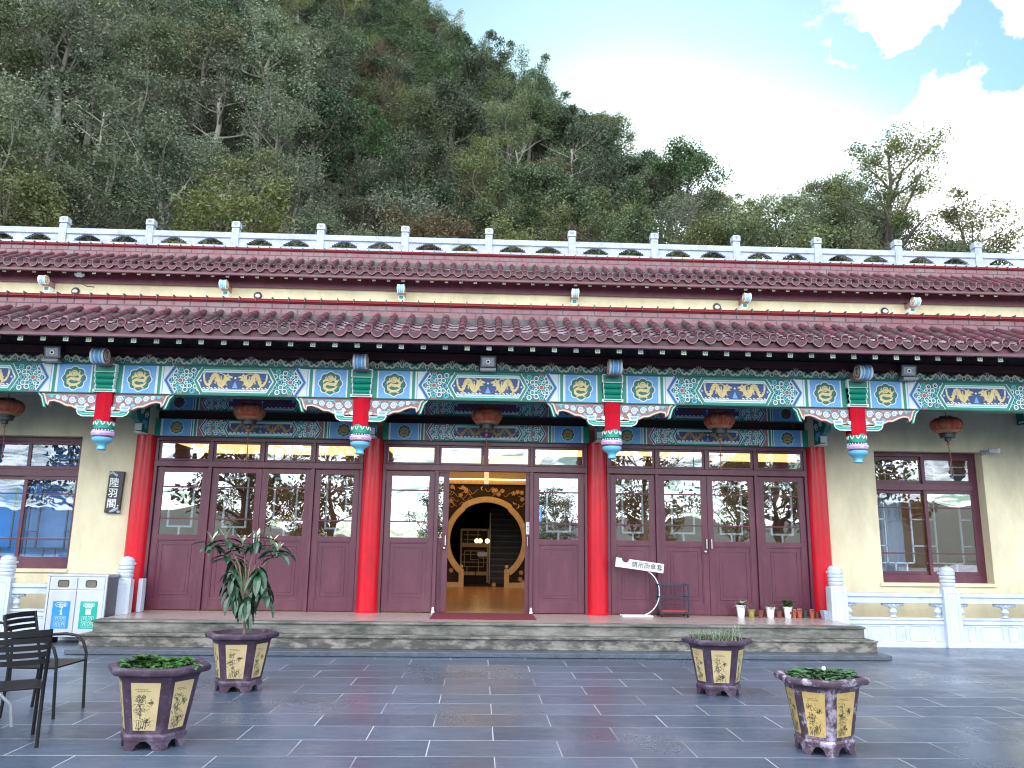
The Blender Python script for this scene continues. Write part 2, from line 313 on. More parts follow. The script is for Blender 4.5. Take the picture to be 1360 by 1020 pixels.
def steps():
    mb = MB(); YB = 13.63
    mb.box(-5.55, 5.77, 12.02, YB, 0.24, ZP-.03, 'concrete')
    mb.box(-5.57, 5.79, 12.0, 12.26, ZP-.03, ZP, 'concrete')
    mb.box(-5.57, 5.79, 12.26, YB, ZP-.03, ZP-.002, 'porch_tile')
    mb.box(-5.61, 5.83, 11.78, 13.0, .07, .215, 'concrete_low'); mb.box(-5.625, 5.845, 11.76, 13.0, .215, .24, 'concrete_low')
    mb.box(-5.66, 5.9, 11.5, 13.0, .004, .07, 'slab_dark')
    o = mb.build('steps', bevel=.008); tag(o, kind='structure')
    o = MB(); o.box(-30, 30, 13.95, 13.97, -.5, .0, 'hill_soil')
steps()

# ================================================================== the hall
hall = thing('tea_hall', 'long cream and maroon Chinese hall with red columns, painted beams and two tiled eaves', 'building', (0, 13.7, 0))
def sub(mb, name, parent=hall, **k): return mb.build(name, parent, **k)
YW = 13.72   # outer face of the wing walls
def wall_with_hole(x0, x1, z0, z1, hx0, hx1, hz0, hz1, nm):
    mb = MB(); a, b = YW, YW+.42
    mb.box(x0, hx0, a, b, z0, z1, 'cream_plaster'); mb.box(hx1, x1, a, b, z0, z1, 'cream_plaster')
    mb.box(hx0, hx1, a, b, z0, hz0, 'cream_plaster'); mb.box(hx0, hx1, a, b, hz1, z1, 'cream_plaster')
    mb.box(hx0-.06, hx1+.01, a-.03, a, hz0-.055, hz0-.005, 'cream_plaster')
    return sub(mb, nm)
WR = (6.985, 8.955, .985, 3.275); WL = (-8.83, -6.86, 1.05, 3.275)
wall_with_hole(5.75, 14.5, 0, 4.2, *WR, 'wall'); wall_with_hole(-14.5, -5.6, 0, 4.2, *WL, 'wall')

def window(wx0, wx1, wz0, wz1, side):
    fm = 'maroon_wood'; y0, y1 = YW+.2, YW+.3; zt = wz1-.62
    f = MB(); t = .075
    f.box(wx0, wx1, y0, y1, wz1-t, wz1, fm); f.box(wx0, wx1, y0, y1, wz0, wz0+.13, fm)
    f.box(wx0, wx0+t, y0, y1, wz0+.13, wz1-t, fm); f.box(wx1-t, wx1, y0, y1, wz0+.13, wz1-t, fm)
    f.box(wx0+t, wx1-t, y0-.01, y1, zt-.06, zt+.06, fm)
    xm = (wx0+wx1)/2
    fo = f.build('window', hall, bevel=.004)
    def sash(x0, x1, z0, z1, yy, rails, gl, nm='sash'):
        s = MB(); w = .06
        s.box(x0, x1, yy, yy+.04, z1-w, z1, fm); s.box(x0, x1, yy, yy+.04, z0, z0+w, fm)
        s.box(x0, x0+w, yy, yy+.04, z0+w, z1-w, fm); s.box(x1-w, x1, yy, yy+.04, z0+w, z1-w, fm)
        for z in rails: s.box(x0+w, x1-w, yy+.005, yy+.03, z-.012, z+.012, fm)
        s.build(nm, fo, bevel=.003)
        g = MB(); g.box(x0+w, x1-w, yy+.015, yy+.021, z0+w, z1-w, gl); g.build('pane', fo)
    ztl, zb = zt-.06, wz0+.13; H = ztl-zb
    sash(wx0+t, xm+.03, zt+.06, wz1-t, y0+.05, [], 'glass' if side > 0 else 'glass_hazy'); sash(xm-.02, wx1-t, zt+.06, wz1-t, y0+.006, [], 'glass_hazy')
    rl = [zb+.25*H, zb+.79*H]
    sash(wx0+t, xm+.06, zb, ztl, y0+.05, rl, 'glass_hazy'); sash(xm-.02, wx1-t, zb, ztl, y0+.006, rl, 'glass' if side > 0 else 'glass_hazy')
    # lattice behind the glass
    l = MB(); yl = y1+.05; lm = 'lattice_grey' if side > 0 else 'lattice_dark'
    def bar(xa, za, xb, zb_): l.box(min(xa, xb)-.011, max(xa, xb)+.011, yl, yl+.03, min(za, zb_)-.011, max(za, zb_)+.011, lm)
    for a, b in ((wx0+.1, xm-.02), (xm+.04, wx1-.1)):
        w = b-a
        za, zc = zb+.03, ztl-.03
        bar(a+.22*w, za+.17, a+.22*w, zc-.17); bar(a+.78*w, za+.17, a+.78*w, zc-.17); bar(a+.22*w, zc-.17, a+.78*w, zc-.17); bar(a+.22*w, za+.17, a+.78*w, za+.17)
        for q in (.38, .62): bar(a+q*w, za, a+q*w, za+.17); bar(a+q*w, zc-.17, a+q*w, zc)
        for q in (.33, .66): bar(a, za+q*(zc-za), a+.22*w, za+q*(zc-za)); bar(a+.78*w, za+q*(zc-za), b, za+q*(zc-za))
        bar(a, za+.17, a+.22*w, za+.17)
        za, zc = zt+.1, wz1-.1
        bar(a, za+.14, b, za+.14); bar(a, zc-.14, b, zc-.14)
        for q in (.3, .7): bar(a+q*w, za, a+q*w, zc)
    l.build('lattice', fo)
    if side < 0:
        b_ = MB()
        for q in range(62):
            z = wz0+.1+q*.036
            for (xa, xb, mm) in ((wx0+.05, xm+.0, 'blind_blue'), (xm+.02, wx1-.04, 'blind_pale')):
                b_.add([(xa, yl+.10, z), (xb, yl+.10, z), (xb, yl+.125, z+.037), (xa, yl+.125, z+.037)], [(0, 1, 2, 3)], mm)
        b_.build('blind', fo)
    else:
        c = MB()
        n = 22
        for (xa, xb) in ((wx0+.05, xm-.28),):
            pts = [(xa+(xb-xa)*i/n, yl+.2+.03*math.sin(i*1.9)) for i in range(n+1)]
            c.add([(x, y, wz0+.05) for x, y in pts]+[(x, y, wz1-.65) for x, y in pts], [(i, i+1, i+n+2, i+n+1) for i in range(n)], 'curtain')
        c.build('curtain', fo, smooth=True)
window(*WR, 1); window(*WL, -1)

# ---- columns
for i, x in enumerate(CX):
    mb = MB(); mb.lathe([(.2, 0), (.2, .02), (.178, .03), (.176, 1.2), (.172, 2.1), (.168, 2.9)], (x, YC-.02, ZP-.002), 'column_red', 32)
    o = sub(mb, 'column', smooth=True)

# ---- painted art
def dragon(mb, x0, x1, zc, h, y, m, flip=1, bm='art_white'):
    """tail at x0, head at x1"""
    n = 34; w = x1-x0; sg = 1 if w > 0 else -1; pts = []; ws = []
    ctl = [(.02, .36), (0, .12), (.06, -.14), (.16, -.32), (.26, -.2), (.31, .08), (.38, .32), (.49, .33), (.56, .08), (.62, -.2), (.71, -.33), (.8, -.16), (.86, .08), (.91, .2)]
    for i in range(n):
        t = i/(n-1)*(len(ctl)-1); k = min(int(t), len(ctl)-2); f = t-k; p = ctl[max(0, k-1)], ctl[k], ctl[k+1], ctl[min(len(ctl)-1, k+2)]
        q = [.5*(2*p[1][e]+(p[2][e]-p[0][e])*f+(2*p[0][e]-5*p[1][e]+4*p[2][e]-p[3][e])*f*f+(3*p[1][e]-p[0][e]-3*p[2][e]+p[3][e])*f**3) for e in (0, 1)]
        pts.append((x0+w*q[0], zc+h*q[1]*.92)); ws.append(h*(.06+.19*math.sin(min(1, i/(n-1)*1.3)*PI*.5)))
    mb.stroke(pts, ws, y, m)
    for i in range(3, n-2, 2):
        a, b = pts[i-1], pts[i+1]; dx, dz = b[0]-a[0], b[1]-a[1]; q = math.hypot(dx, dz) or 1; nx, nz = -dz/q*sg, dx/q*sg; p = pts[i]; e = ws[i]*.5
        mb.poly([(p[0]+nx*e*.8-dx/q*.008, p[1]+nz*e*.8-dz/q*.008), (p[0]+nx*(e+.014), p[1]+nz*(e+.014)), (p[0]+nx*e*.8+dx/q*.008, p[1]+nz*e*.8+dz/q*.008)], y-.0003, m)
    hx, hz_ = x0+w*.94, zc+h*.16
    mb.poly([(hx-sg*.055, hz_-.02), (hx-sg*.06, hz_+h*.2), (hx-sg*.02, hz_+h*.16), (hx, hz_+h*.27), (hx+sg*.02, hz_+h*.14), (hx+sg*.07, hz_+h*.08), (hx+sg*.08, hz_-h*.0), (hx+sg*.02, hz_-h*.04), (hx+sg*.06, hz_-h*.14), (hx-sg*.015, hz_-h*.2)], y-.0009, m)
    mb.disc(hx+sg*.0, hz_+h*.07, .009, y-.0018, 'art_navy', 6)
    for cx, cz, dx, dz in ((.2, -.3, .05, -.5), (.38, .3, .0, -.45), (.47, .1, -.04, -.5), (.66, -.3, .07, -.35), (.8, 0, .1, -.5), (.2, -.1, .1, .5), (.68, -.1, -.02, .62)):
        px, pz = x0+w*cx, zc+h*cz; ex, ez = px+w*dx*.9, pz+h*dz*.55
        mb.stroke([(px, pz), ((px+ex)/2+sg*.012, (pz+ez)/2), (ex, ez)], [h*.11, h*.08, h*.05], y-.0004, m)
        for a in (-.5, 0, .5): mb.stroke([(ex, ez), (ex+sg*.026*math.cos(a), ez+.022*math.sin(a)-.004)], [h*.045, h*.01], y-.0005, m)
    mb.stroke([(hx-sg*.05, hz_+h*.16), (hx-sg*.1, hz_+h*.26), (hx-sg*.16, hz_+h*.2)], [.014, .012, .004], y-.0003, m)
    for t in (-.01, .03): mb.stroke([(x0+w*t, zc+h*.1), (x0+w*(t-.02), zc+h*.34), (x0+w*(t+.03), zc+h*.46)], [.012, .01, .003], y-.0003, bm)
    for q in range(7):
        px = x0+w*(.02+.15*q); mb.disc(px, zc-h*.47, .011, y-.0003, bm, 7, 1.5); mb.disc(px+.02, zc-h*.5, .008, y-.0002, bm, 6, 1.4)
def flower_coil(mb, xc, zc, r, y, m, dark='art_teal'):
    n = 48
    f = lambda R, k: [(xc+R*(1+k*abs(math.cos(4*a)))*math.cos(a), zc+R*(1+k*abs(math.cos(4*a)))*math.sin(a)) for a in [2*PI*i/n for i in range(n)]]
    mb.poly(f(r, .16), y, 'art_white'); mb.poly(f(r*.92, .16), y-.001, dark)
    y -= .002; R = r*.92; P = lambda q: [(xc+R*u, zc+R*v) for u, v in q]
    body = [(.12, .42), (.4, .38), (.6, .14), (.42, -.1), (.05, -.1), (-.32, -.02), (-.6, -.2), (-.56, -.5), (-.22, -.68), (.15, -.66), (.5, -.5), (.7, -.25)]
    mb.stroke(P(body), [R*.2, R*.26, R*.28, R*.3, R*.32, R*.3, R*.28, R*.27, R*.27, R*.25, R*.18, R*.06], y, m)
    mb.stroke(P([(-.12, .3), (-.42, .36), (-.68, .22), (-.74, -.0)]), [R*.26, R*.26, R*.2, R*.06], y-.0004, m); mb.stroke(P([(-.42, .36), (-.5, .6), (-.38, .7)]), [R*.16, R*.12, R*.04], y-.0005, m)
    for q in (((.55, .2), (.8, .3), (.84, .44)), ((.3, -.12), (.46, -.3), (.68, -.02)), ((-.3, -.62), (-.4, -.84), (-.26, -.88)), ((.28, -.6), (.34, -.84), (.5, -.8)), ((.4, .4), (.5, .66), (.42, .74))):
        mb.stroke(P(q), [R*.16, R*.12, R*.04], y-.0006, m)
    mb.disc(xc-R*.02, zc+R*.48, R*.33, y-.001, m, 14); mb.ring(xc-R*.04, zc+R*.48, R*.19, R*.04, y-.002, dark, 12, a0=.6, a1=5.2)
def roundel(mb, xc, zc, H, x0, x1, y, line='art_white', rot=1, fill=('art_green', 'art_blue', 'art_cyan')):
    z0, z1 = zc-H/2, zc+H/2
    mb.rect(x0, x1, z0, z1, y, 'art_teal')
    y -= .001; ok = lambda x, z, r: x-r > x0-.012 and x+r < x1+.012 and z-r > z0-.006 and z+r < z1+.006
    k = H/.45
    rings = [(.172, 12, .043), (.098, 8, .029), (.262, 18, .042), (.33, 22, .036)]
    for j, (R, n, r) in enumerate(rings):
        for i in range(n):
            a = 2*PI*(i+.5*(j % 2))/n; x = xc+R*k*math.cos(a); z = zc+R*k*math.sin(a)
            if not ok(x, z, r*k): continue
            mb.disc(x, z, r*k, y, 'art_green' if (i+j) % 2 else 'art_navy', 12); mb.ring(x, z, r*k*.84, .0155, y-.0006, 'art_white' if (i+j) % 3 else 'art_cyan', 12)
            mb.disc(x+.01*math.cos(a), z+.01*math.sin(a), .011*k, y-.0012, 'art_cyan', 6)
    for i in range(12):
        a = 2*PI*i/12; mb.stroke([(xc+.035*math.cos(a), zc+.035*math.sin(a)), (xc+.085*k*math.cos(a), zc+.085*k*math.sin(a))], [.006, .016], y-.001, 'art_white' if i % 2 else 'art_cyan')
    mb.disc(xc, zc, .042*k, y-.002, 'art_white', 10); mb.disc(xc, zc, .034*k, y-.003, 'art_pink', 8)
    for z in (z0+.014, z1-.014): mb.disc(xc, z, .03, y-.002, 'art_pink', 3 if 0 else 6, 1, None) if 0 else mb.poly([(xc-.05, z0 if z < zc else z1), (xc, z0+.035 if z < zc else z1-.035), (xc+.05, z0 if z < zc else z1)][::(1 if z > zc else 1)], y-.002, 'art_pink')
def hexpanel(mb, x0, x1, z0, z1, y, col2='art_yellow', green='art_green'):
    zc = (z0+z1)/2; H = z1-z0
    def hx(i, q): return [(x0+i*1.1, zc), (x0+.12*H/.45+i*.9, z1-i), (x1-.12*H/.45-i*.9, z1-i), (x1-i*1.1, zc), (x1-.12*H/.45-i*.9, z0+i), (x0+.12*H/.45+i*.9, z0+i)]
    k = H/.45
    for j, (i, m) in enumerate(((-.012, 'art_white'), (.0, green), (.036*k, 'art_white'), (.05*k, 'art_cyan'), (.064*k, 'art_white'))): mb.poly([(max(x0-.02, min(x1+.02, p[0])), max(z0, min(z1, p[1]))) for p in hx(i, 0)], y-.001*j, m)
    # inner cartouche with notched ends
    a, b, c, d = x0+.125*k, x1-.125*k, z0+.088*k, z1-.088*k
    for j, (g, m) in enumerate(((.012, 'art_white'), (0, 'art_navy'))):
        mb.poly([(a-.06*k-g, zc), (a-.03*k-g, zc+.04*k), (a-g, d-.02*k), (a+.03*k, d+g), (b-.03*k, d+g), (b+g, d-.02*k), (b+.03*k+g, zc+.04*k), (b+.06*k+g, zc), (b+.03*k+g, zc-.04*k), (b+g, c+.02*k), (b-.03*k, c-g), (a+.03*k, c-g), (a-g, c+.02*k), (a-.03*k-g, zc-.04*k)], y-.0055-.001*j, m)
    xm = (a+b)/2; h = d-c
    dragon(mb, a+.03, xm-.1*k, zc+.01, h, y-.009, col2); dragon(mb, b-.03, xm+.1*k, zc+.01, h, y-.009, col2)
    mb.poly([(xm-.045*k, c+.02), (xm, zc+.0), (xm+.045*k, c+.02)], y-.008, 'art_blue'); mb.disc(xm, zc+.05*k, .016, y-.008, 'art_white', 8)
    for x in (a-.015, b+.015): mb.disc(x, zc, .022*k, y-.008, 'art_blue', 6); mb.disc(x, zc, .01*k, y-.009, 'art_white', 6)
def chevron(mb, x, z0, z1, d, y, H=.45):
    zc = (z0+z1)/2
    for j, (o, w, m) in enumerate(((0, .085, 'art_white'), (.0, .058, 'art_blue'), (.0, .026, 'art_navy'))): mb.stroke([(x+d*(.13+o), z1), (x+o*d, zc), (x+d*(.13+o), z0)], w, y-.001*j, m)
def beam_art(mb, xa, xb, z0, z1, y, e0=.14, gold='art_yellow'):
    """painted face between posts at xa and xb"""
    H = z1-z0; zc = (z0+z1)/2
    mb.rect(xa, xb, z0, z1, y, 'art_green')
    for d, x in ((1, xa), (-1, xb)):
        X = lambda r: x+d*r
        def rr(a, b, m, k): mb.rect(min(X(a), X(b)), max(X(a), X(b)), z0+(.0 if k < 5 else 0), z1, y-.0012*k, m)
        rr(.228, .238, 'art_white', 1); rr(.238, .742, 'art_white', 1); rr(.25, .73, 'art_blue', 2)
        flower_coil(mb, X(.49), zc, H*.39, y-.0035, gold)
        rr(.742, .765, 'art_white', 1); rr(.765, .812, 'art_green', 1); rr(.812, .83, 'art_white', 2); rr(.83, 1.02, 'art_white', 1); rr(.838, .85, 'art_blue', 2)
        roundel(mb, X(1.105), zc, H, min(X(.9), X(1.47)), max(X(.9), X(1.47)), y-.003)
        mb.poly([(X(.8805), z0), (X(.8805), z1), (X(1.03), z1), (X(.9), zc), (X(1.03), z0)], y-.0065, 'art_white')
        chevron(mb, X(.885), z0+.002, z1-.002, d, y-.0075)
    hexpanel(mb, xa+1.315, xb-1.315, z0+.002, z1-.002, y-.009, gold)

# ---- front beams with hanging posts
Z0, Z1 = 3.74, 4.17
for i in range(5):
    xa, xb = FX[i], FX[i+1]
    mb = MB(); mb.box(xa+.001, xb-.001, YF+.002, YF+.26, Z0, Z1+.02, 'art_teal')
    beam_art(mb, xa, xb, Z0, Z1, YF)
    mb.box(xa+.16, xb-.16, YF-.012, YF+.0, Z0-.012, Z0-.001, 'art_teal')
    sub(mb, 'painted_beam')
for xe, d in ((FX[0], -1), (FX[5], 1)):
    mb = MB(); mb.box(min(xe, xe+d*5), max(xe, xe+d*5), YF+.002, YF+.26, Z0, Z1+.02, 'art_teal'); beam_art(mb, min(xe, xe+d*S), max(xe, xe+d*S), Z0, Z1, YF); sub(mb, 'painted_beam')
# carved crest standing on the beams
for i in range(5):
    mb = MB(); xa = FX[i]; n = 10; u = S/n; zc = Z1+.02
    for k in range(n):
        x = xa+k*u+.02; h = .13
        mb.prism([(x, zc), (x+u, zc), (x+u, zc+.07), (x+u*.87, zc+.11), (x+u*.75, zc+.1), (x+u*.62, zc+.12), (x+u*.5, zc+.07), (x+u*.38, zc+.12), (x+u*.25, zc+.1), (x+u*.13, zc+.11), (x, zc+.07)], YF-.02, YF+.02, 'art_teal')
        y = YF-.022
        for d in (1, -1):
            X = lambda r: x+u*.5+d*u*r
            mb.stroke([(X(.02), zc+.03), (X(.08), zc+.085), (X(.17), zc+.115), (X(.26), zc+.09), (X(.33), zc+.035), (X(.41), zc+.022), (X(.5), zc+.05)], [.02, .026, .032, .026, .026, .026, .028], y, 'art_sand')
            mb.spiral(X(.17), zc+.066, .032, .011, y-.001, 'art_sand', 1.1, PI/2, -d, 10)
            mb.disc(X(.34), zc+.085, .014, y-.0005, 'art_lav', 6)
        if k % 2:
            mb.stroke([(x+u*.5-.03, zc+.15), (x+u*.5-.015, zc+.09), (x+u*.5, zc+.16), (x+u*.5+.015, zc+.09), (x+u*.5+.03, zc+.15)], .018, y-.001, 'art_sand'); mb.disc(x+u*.5, zc+.06, .022, y-.002, 'art_blue', 8)
        else:
            mb.disc(x+u*.5, zc+.05, .04, y-.001, 'art_sand', 10, .8); mb.disc(x+u*.5, zc+.045, .027, y-.002, 'art_navy', 8, .8)
    sub(mb, 'beam_crest')

def hang_post(x):
    mb = MB(); r = .128; oct_ = [(x+r*math.cos(a), YF+.1+r*math.sin(a)) for a in [PI/8+PI/4*i for i in range(8)]]
    hexa = [(x-.125, YF+.03), (x-.055, YF-.055), (x+.055, YF-.055), (x+.125, YF+.03), (x+.1, YF+.2), (x-.1, YF+.2)]
    hexa = [(x-.122, YF-.02), (x+.04, YF-.075), (x+.122, YF-.03), (x+.122, YF+.18), (x-.122, YF+.18)] if x < 0 else [(x-.122, YF-.03), (x-.04, YF-.075), (x+.122, YF-.02), (x+.122, YF+.18), (x-.122, YF+.18)]
    mb.prismz(hexa, 3.29, Z0, 'post_red')
    po = sub(mb, 'hanging_post', bevel=.006)
    c = (x, YF+.07, 0)
    b = MB(); b.lathe([(.1, 3.32), (.128, 3.32), (.145, 3.29), (.14, 3.26), (.142, 3.19), (.125, 3.175), (.1, 3.17)], c, 'art_green', 24)
    for k in range(10):
        a = 2*PI*k/10; b.tube([(c[0]+.142*math.cos(a+t), c[1]+.142*math.sin(a+t), 3.29-.05*math.sin(PI*(t+.2)/.4)) for t in (-.2, -.1, 0, .1, .2)], .009, 'art_white', 5)
    b.lathe([(.12, 3.18), (.138, 3.175), (.138, 3.16), (.12, 3.155)], c, 'art_navy', 24)
    for k in range(20): a = 2*PI*k/20; b.sphere((c[0]+.138*math.cos(a), c[1]+.138*math.sin(a), 3.167), .011, 'art_white', 6, 4)
    b.lathe([(.1, 3.16), (.15, 3.15), (.158, 3.12), (.142, 3.085), (.1, 3.08)], c, 'art_lilac', 32, lobes=14, la=.08)
    b.lathe([(.11, 3.09), (.128, 3.08), (.128, 3.07), (.1, 3.065)], c, 'art_pink', 24)
    b.lathe([(.1, 3.07), (.148, 3.055), (.15, 3.03), (.13, 2.995), (.09, 2.97), (.062, 2.94), (.058, 2.91), (.07, 2.885), (.055, 2.87), (.02, 2.865)], c, 'art_sky', 28)
    b.build('lotus_pendant', po, smooth=True)
    # stepped block in front of the beam
    k = MB(); w = .155; y1 = YF-.004
    prof = [(YF-.09, Z1+.0), (YF-.09, Z1-.13)]
    z = Z1
    k.box(x-w, x+w, YF-.085, y1, z-.125, z, 'art_green')
    prof = []
    def roll(zt, zb, yo):
        n = 6; return [(yo-.03*math.sin(PI*i/n), zt+(zb-zt)*i/n) for i in range(n+1)]
    for j, (zt, zb) in enumerate(((z-.13, z-.215), (z-.22, z-.305), (z-.31, z-.385))):
        p = roll(zt, zb, YF-.06+.008*j)
        k.prismx([(y1, zt)]+p+[(y1, zb)], x-w+.012*j*.6, x+w-.012*j*.6, 'art_green')
        for xs in (-1, 1):
            xx = x+xs*(w-.012*j*.6); k.prismx([(y1, zt+.004)]+[(a-.006, b_) for a, b_ in p]+[(y1, zb-.004)], min(xx, xx-xs*.014)-.0, max(xx, xx-xs*.014)+.0015, 'art_white')
    k.box(x-w-.004, x+w+.004, YF-.09, y1, z-.128, z-.12, 'art_white'); k.box(x-w-.004, x+w+.004, YF-.09, y1, z-.012, z+.003, 'art_white')
    for xs in (-1, 1): k.box(x+xs*w-.009, x+xs*w+.009, YF-.092, y1, z-.12, z-.012, 'art_white')
    k.box(x-w-.01, x+w+.01, YF-.07, y1, z-.43, z-.385, 'art_white'); k.box(x-w+.02, x+w-.02, YF-.073, y1, z-.42, z-.395, 'art_green')
    k.build('stepped_block', po)
    scroll(x, YF-.3, 4.245, .118, .1, po, YF+.1)
def scroll(x, yc, zc, r, hw, parent, yb):
    """rolled beam end: a cylinder across the beam, its tail running back"""
    s = MB(); n = 28
    P = [(yc+r*math.cos(a), zc+r*math.sin(a)) for a in [2*PI*i/n for i in range(n)]]
    for xa, xb, m, rr in ((-hw, -hw*.72, 'art_white', 1), (-hw*.72, -hw*.4, 'art_blue', .96), (-hw*.4, -hw*.3, 'art_white', .98), (-hw*.3, hw*.3, 'art_blue', .95), (hw*.3, hw*.4, 'art_white', .98), (hw*.4, hw*.72, 'art_blue', .96), (hw*.72, hw, 'art_white', 1)):
        s.prismx([(yc+(p-yc)*rr, zc+(q-zc)*rr) for p, q in P], x+xa, x+xb, m)
    s.box(x-hw, x+hw, yc, yb, zc-r*.98, zc+r*.2, 'art_rose')
    for sg in (-1, 1):
        for (m, k0, w, e) in (('art_rose', 1, 0, .002),):
            s.add([(x+sg*(hw+e), p, q) for p, q in P], [tuple(range(n))], m)
        pts = [(yc+r*.9*(1-.78*i/27)*math.cos(2*PI*1.9*i/27-PI/2), zc+r*.9*(1-.78*i/27)*math.sin(2*PI*1.9*i/27-PI/2)) for i in range(28)]
        s.tube([(x+sg*(hw+.003), a, b) for a, b in pts], .0085, 'art_sand', 5)
    s.build('scroll_end', parent)
def wing(x, d, s=1, yy=YF+.02):
    """carved wing under the beam on one side of a hanging post"""
    mb = MB(); X = lambda r: x+d*r; top = Z0-.002
    out = [(.125, top), (.985, top), (.93, top-.04), (.87, top-.19), (.845, top-.215), (.83, top-.15), (.76, top-.14), (.68, top-.165), (.58, top-.215), (.5, top-.22), (.42, top-.26), (.3, top-.275), (.125, top-.26)]
    mb.prism([(X(a), b) for a, b in out], yy, yy+.09, 'art_rose')
    y = yy-.0015
    edge = [(.955, top-.01), (.915, top-.04), (.868, top-.17), (.85, top-.195), (.835, top-.135), (.755, top-.125), (.67, top-.15), (.57, top-.197), (.49, top-.203), (.41, top-.243), (.3, top-.258), (.14, top-.243)]
    mb.stroke([(X(a), b) for a, b in edge], .03, y, 'art_peach'); mb.stroke([(X(a), b) for a, b in edge], .009, y-.001, 'art_white')
    mb.stroke([(X(.13), top-.008), (X(.95), top-.008)], .012, y-.0005, 'art_peach')
    mb.prism([(X(a), b) for a, b in ((1.0, top), (.94, top-.04), (.885, top-.2), (.875, top-.24), (.92, top-.225), (.97, top-.08), (1.04, top))], yy-.0+.005, yy+.085, 'art_green')
    mb.stroke([(X(1.02), top-.005), (X(.955), top-.07), (X(.905), top-.22)], .012, yy+.003, 'art_white')
    for cx_, cz, r in ((.21, .1, .062), (.35, .12, .06), (.49, .11, .058), (.61, .085, .048), (.71, .07, .036), (.8, .06, .026), (.27, .19, .034), (.42, .195, .03), (.14, .2, .025)):
        mb.disc(X(cx_), top-cz, r*.8, y-.0008, 'art_lav' if int(cx_*100) % 2 else 'art_blue', 12)
        mb.spiral(X(cx_), top-cz, r, .013, y-.0018, 'art_white' if int(cx_*100) % 2 else 'art_cyan', 1.5, 0, d, 16)
    mb.stroke([(X(.14), top-.05), (X(.28), top-.045), (X(.35), top-.19), (X(.42), top-.05), (X(.55), top-.045), (X(.58), top-.14), (X(.66), top-.05), (X(.78), top-.04), (X(.88), top-.05)], .013, y-.0012, 'art_cyan')
    mb.build('carved_wing', hall)
    a = MB(); zb = Z0-.37
    arm = [(.12, zb), (.31, zb), (.37, zb+.03), (.4, zb+.085), (.4, zb+.1), (.25, zb+.1), (.25, zb+.075), (.12, zb+.075)]
    a.prism([(X(p), q) for p, q in arm], yy-.04, yy+.06, 'art_green')
    a.stroke([(X(.12), zb+.006), (X(.3), zb+.006), (X(.36), zb+.033), (X(.39), zb+.085)], .016, yy-.0415, 'art_white'); a.stroke([(X(.12), zb+.07), (X(.25), zb+.07), (X(.26), zb+.09), (X(.39), zb+.092)], .013, yy-.0415, 'art_white')
    a.stroke([(X(.13), zb+.038), (X(.3), zb+.04), (X(.34), zb+.06)], .014, yy-.0425, 'art_cyan')
    for c0 in (.245,):
        a.prism([(X(c0+.02), zb+.1), (X(c0+.145), zb+.1), (X(c0+.165), zb+.155), (X(c0), zb+.155)], yy-.05, yy+.07, 'art_white')
        a.prism([(X(c0+.04), zb+.112), (X(c0+.125), zb+.112), (X(c0+.14), zb+.145), (X(c0+.025), zb+.145)], yy-.053, yy-.05, 'art_blue')
    a.prism([(X(.12), zb+.09), (X(.16), zb+.1), (X(.18), zb+.14), (X(.12), zb+.15)], yy-.045, yy+.06, 'art_white')
    a.build('bracket_arm', hall)
for x in FX: hang_post(x); wing(x, 1); wing(x, -1)
# ---- beams running back from the posts to the columns, and their brackets
for x in FX:
    mb = MB(); ye = YC-.18 if -6 < x < 6 else YW
    mb.box(x-.1, x+.1, YF+.26, ye, 3.78, 4.16, 'art_teal')
    for sg in (-1, 1):
        T = Matrix.Translation((x+sg*.1015, 0, 0)) @ Matrix.Rotation(PI/2, 4, 'Z') 
        T2 = T
        # simple painted side bands
        mb.box(x+sg*.1, x+sg*.103, YF+.35, ye-.05, 3.8, 3.83, 'art_white'); mb.box(x+sg*.1, x+sg*.103, YF+.35, ye-.05, 4.1, 4.13, 'art_white')
        mb.box(x+sg*.1, x+sg*.102, YF+.45, ye-.2, 3.86, 4.07, 'art_blue')
    sub(mb, 'tie_beam')
    if -6 < x < 6:
        b = MB(); y0 = YC-.16
        b.prismx([(y0, 3.32), (y0-.2, 3.33), (y0-.27, 3.38), (y0-.27, 3.45), (y0-.42, 3.5), (y0-.5, 3.6), (y0-.62, 3.64), (y0-.75, 3.778), (y0, 3.778)], x-.05, x+.05, 'art_teal')
        b.box(x-.07, x+.07, y0-.26, y0-.12, 3.45, 3.52, 'art_blue'); b.box(x-.06, x+.06, y0-.3, y0, 3.3, 3.32, 'art_white'); b.box(x-.055, x+.055, y0-.28, y0-.27, 3.34, 3.46, 'art_white')
        for sg in (-1, 1):
            for (yy, zz, r) in ((y0-.12, 3.62, .07), (y0-.3, 3.66, .06), (y0-.46, 3.7, .04), (y0-.12, 3.42, .05)):
                b.tube([(x+sg*.053, yy+r*(1-.75*i/15)*math.cos(i*.62), zz+r*(1-.75*i/15)*math.sin(i*.62)) for i in range(16)], .008, 'art_white' if r > .055 else 'art_cyan', 5)
        b.build('column_bracket', hall)
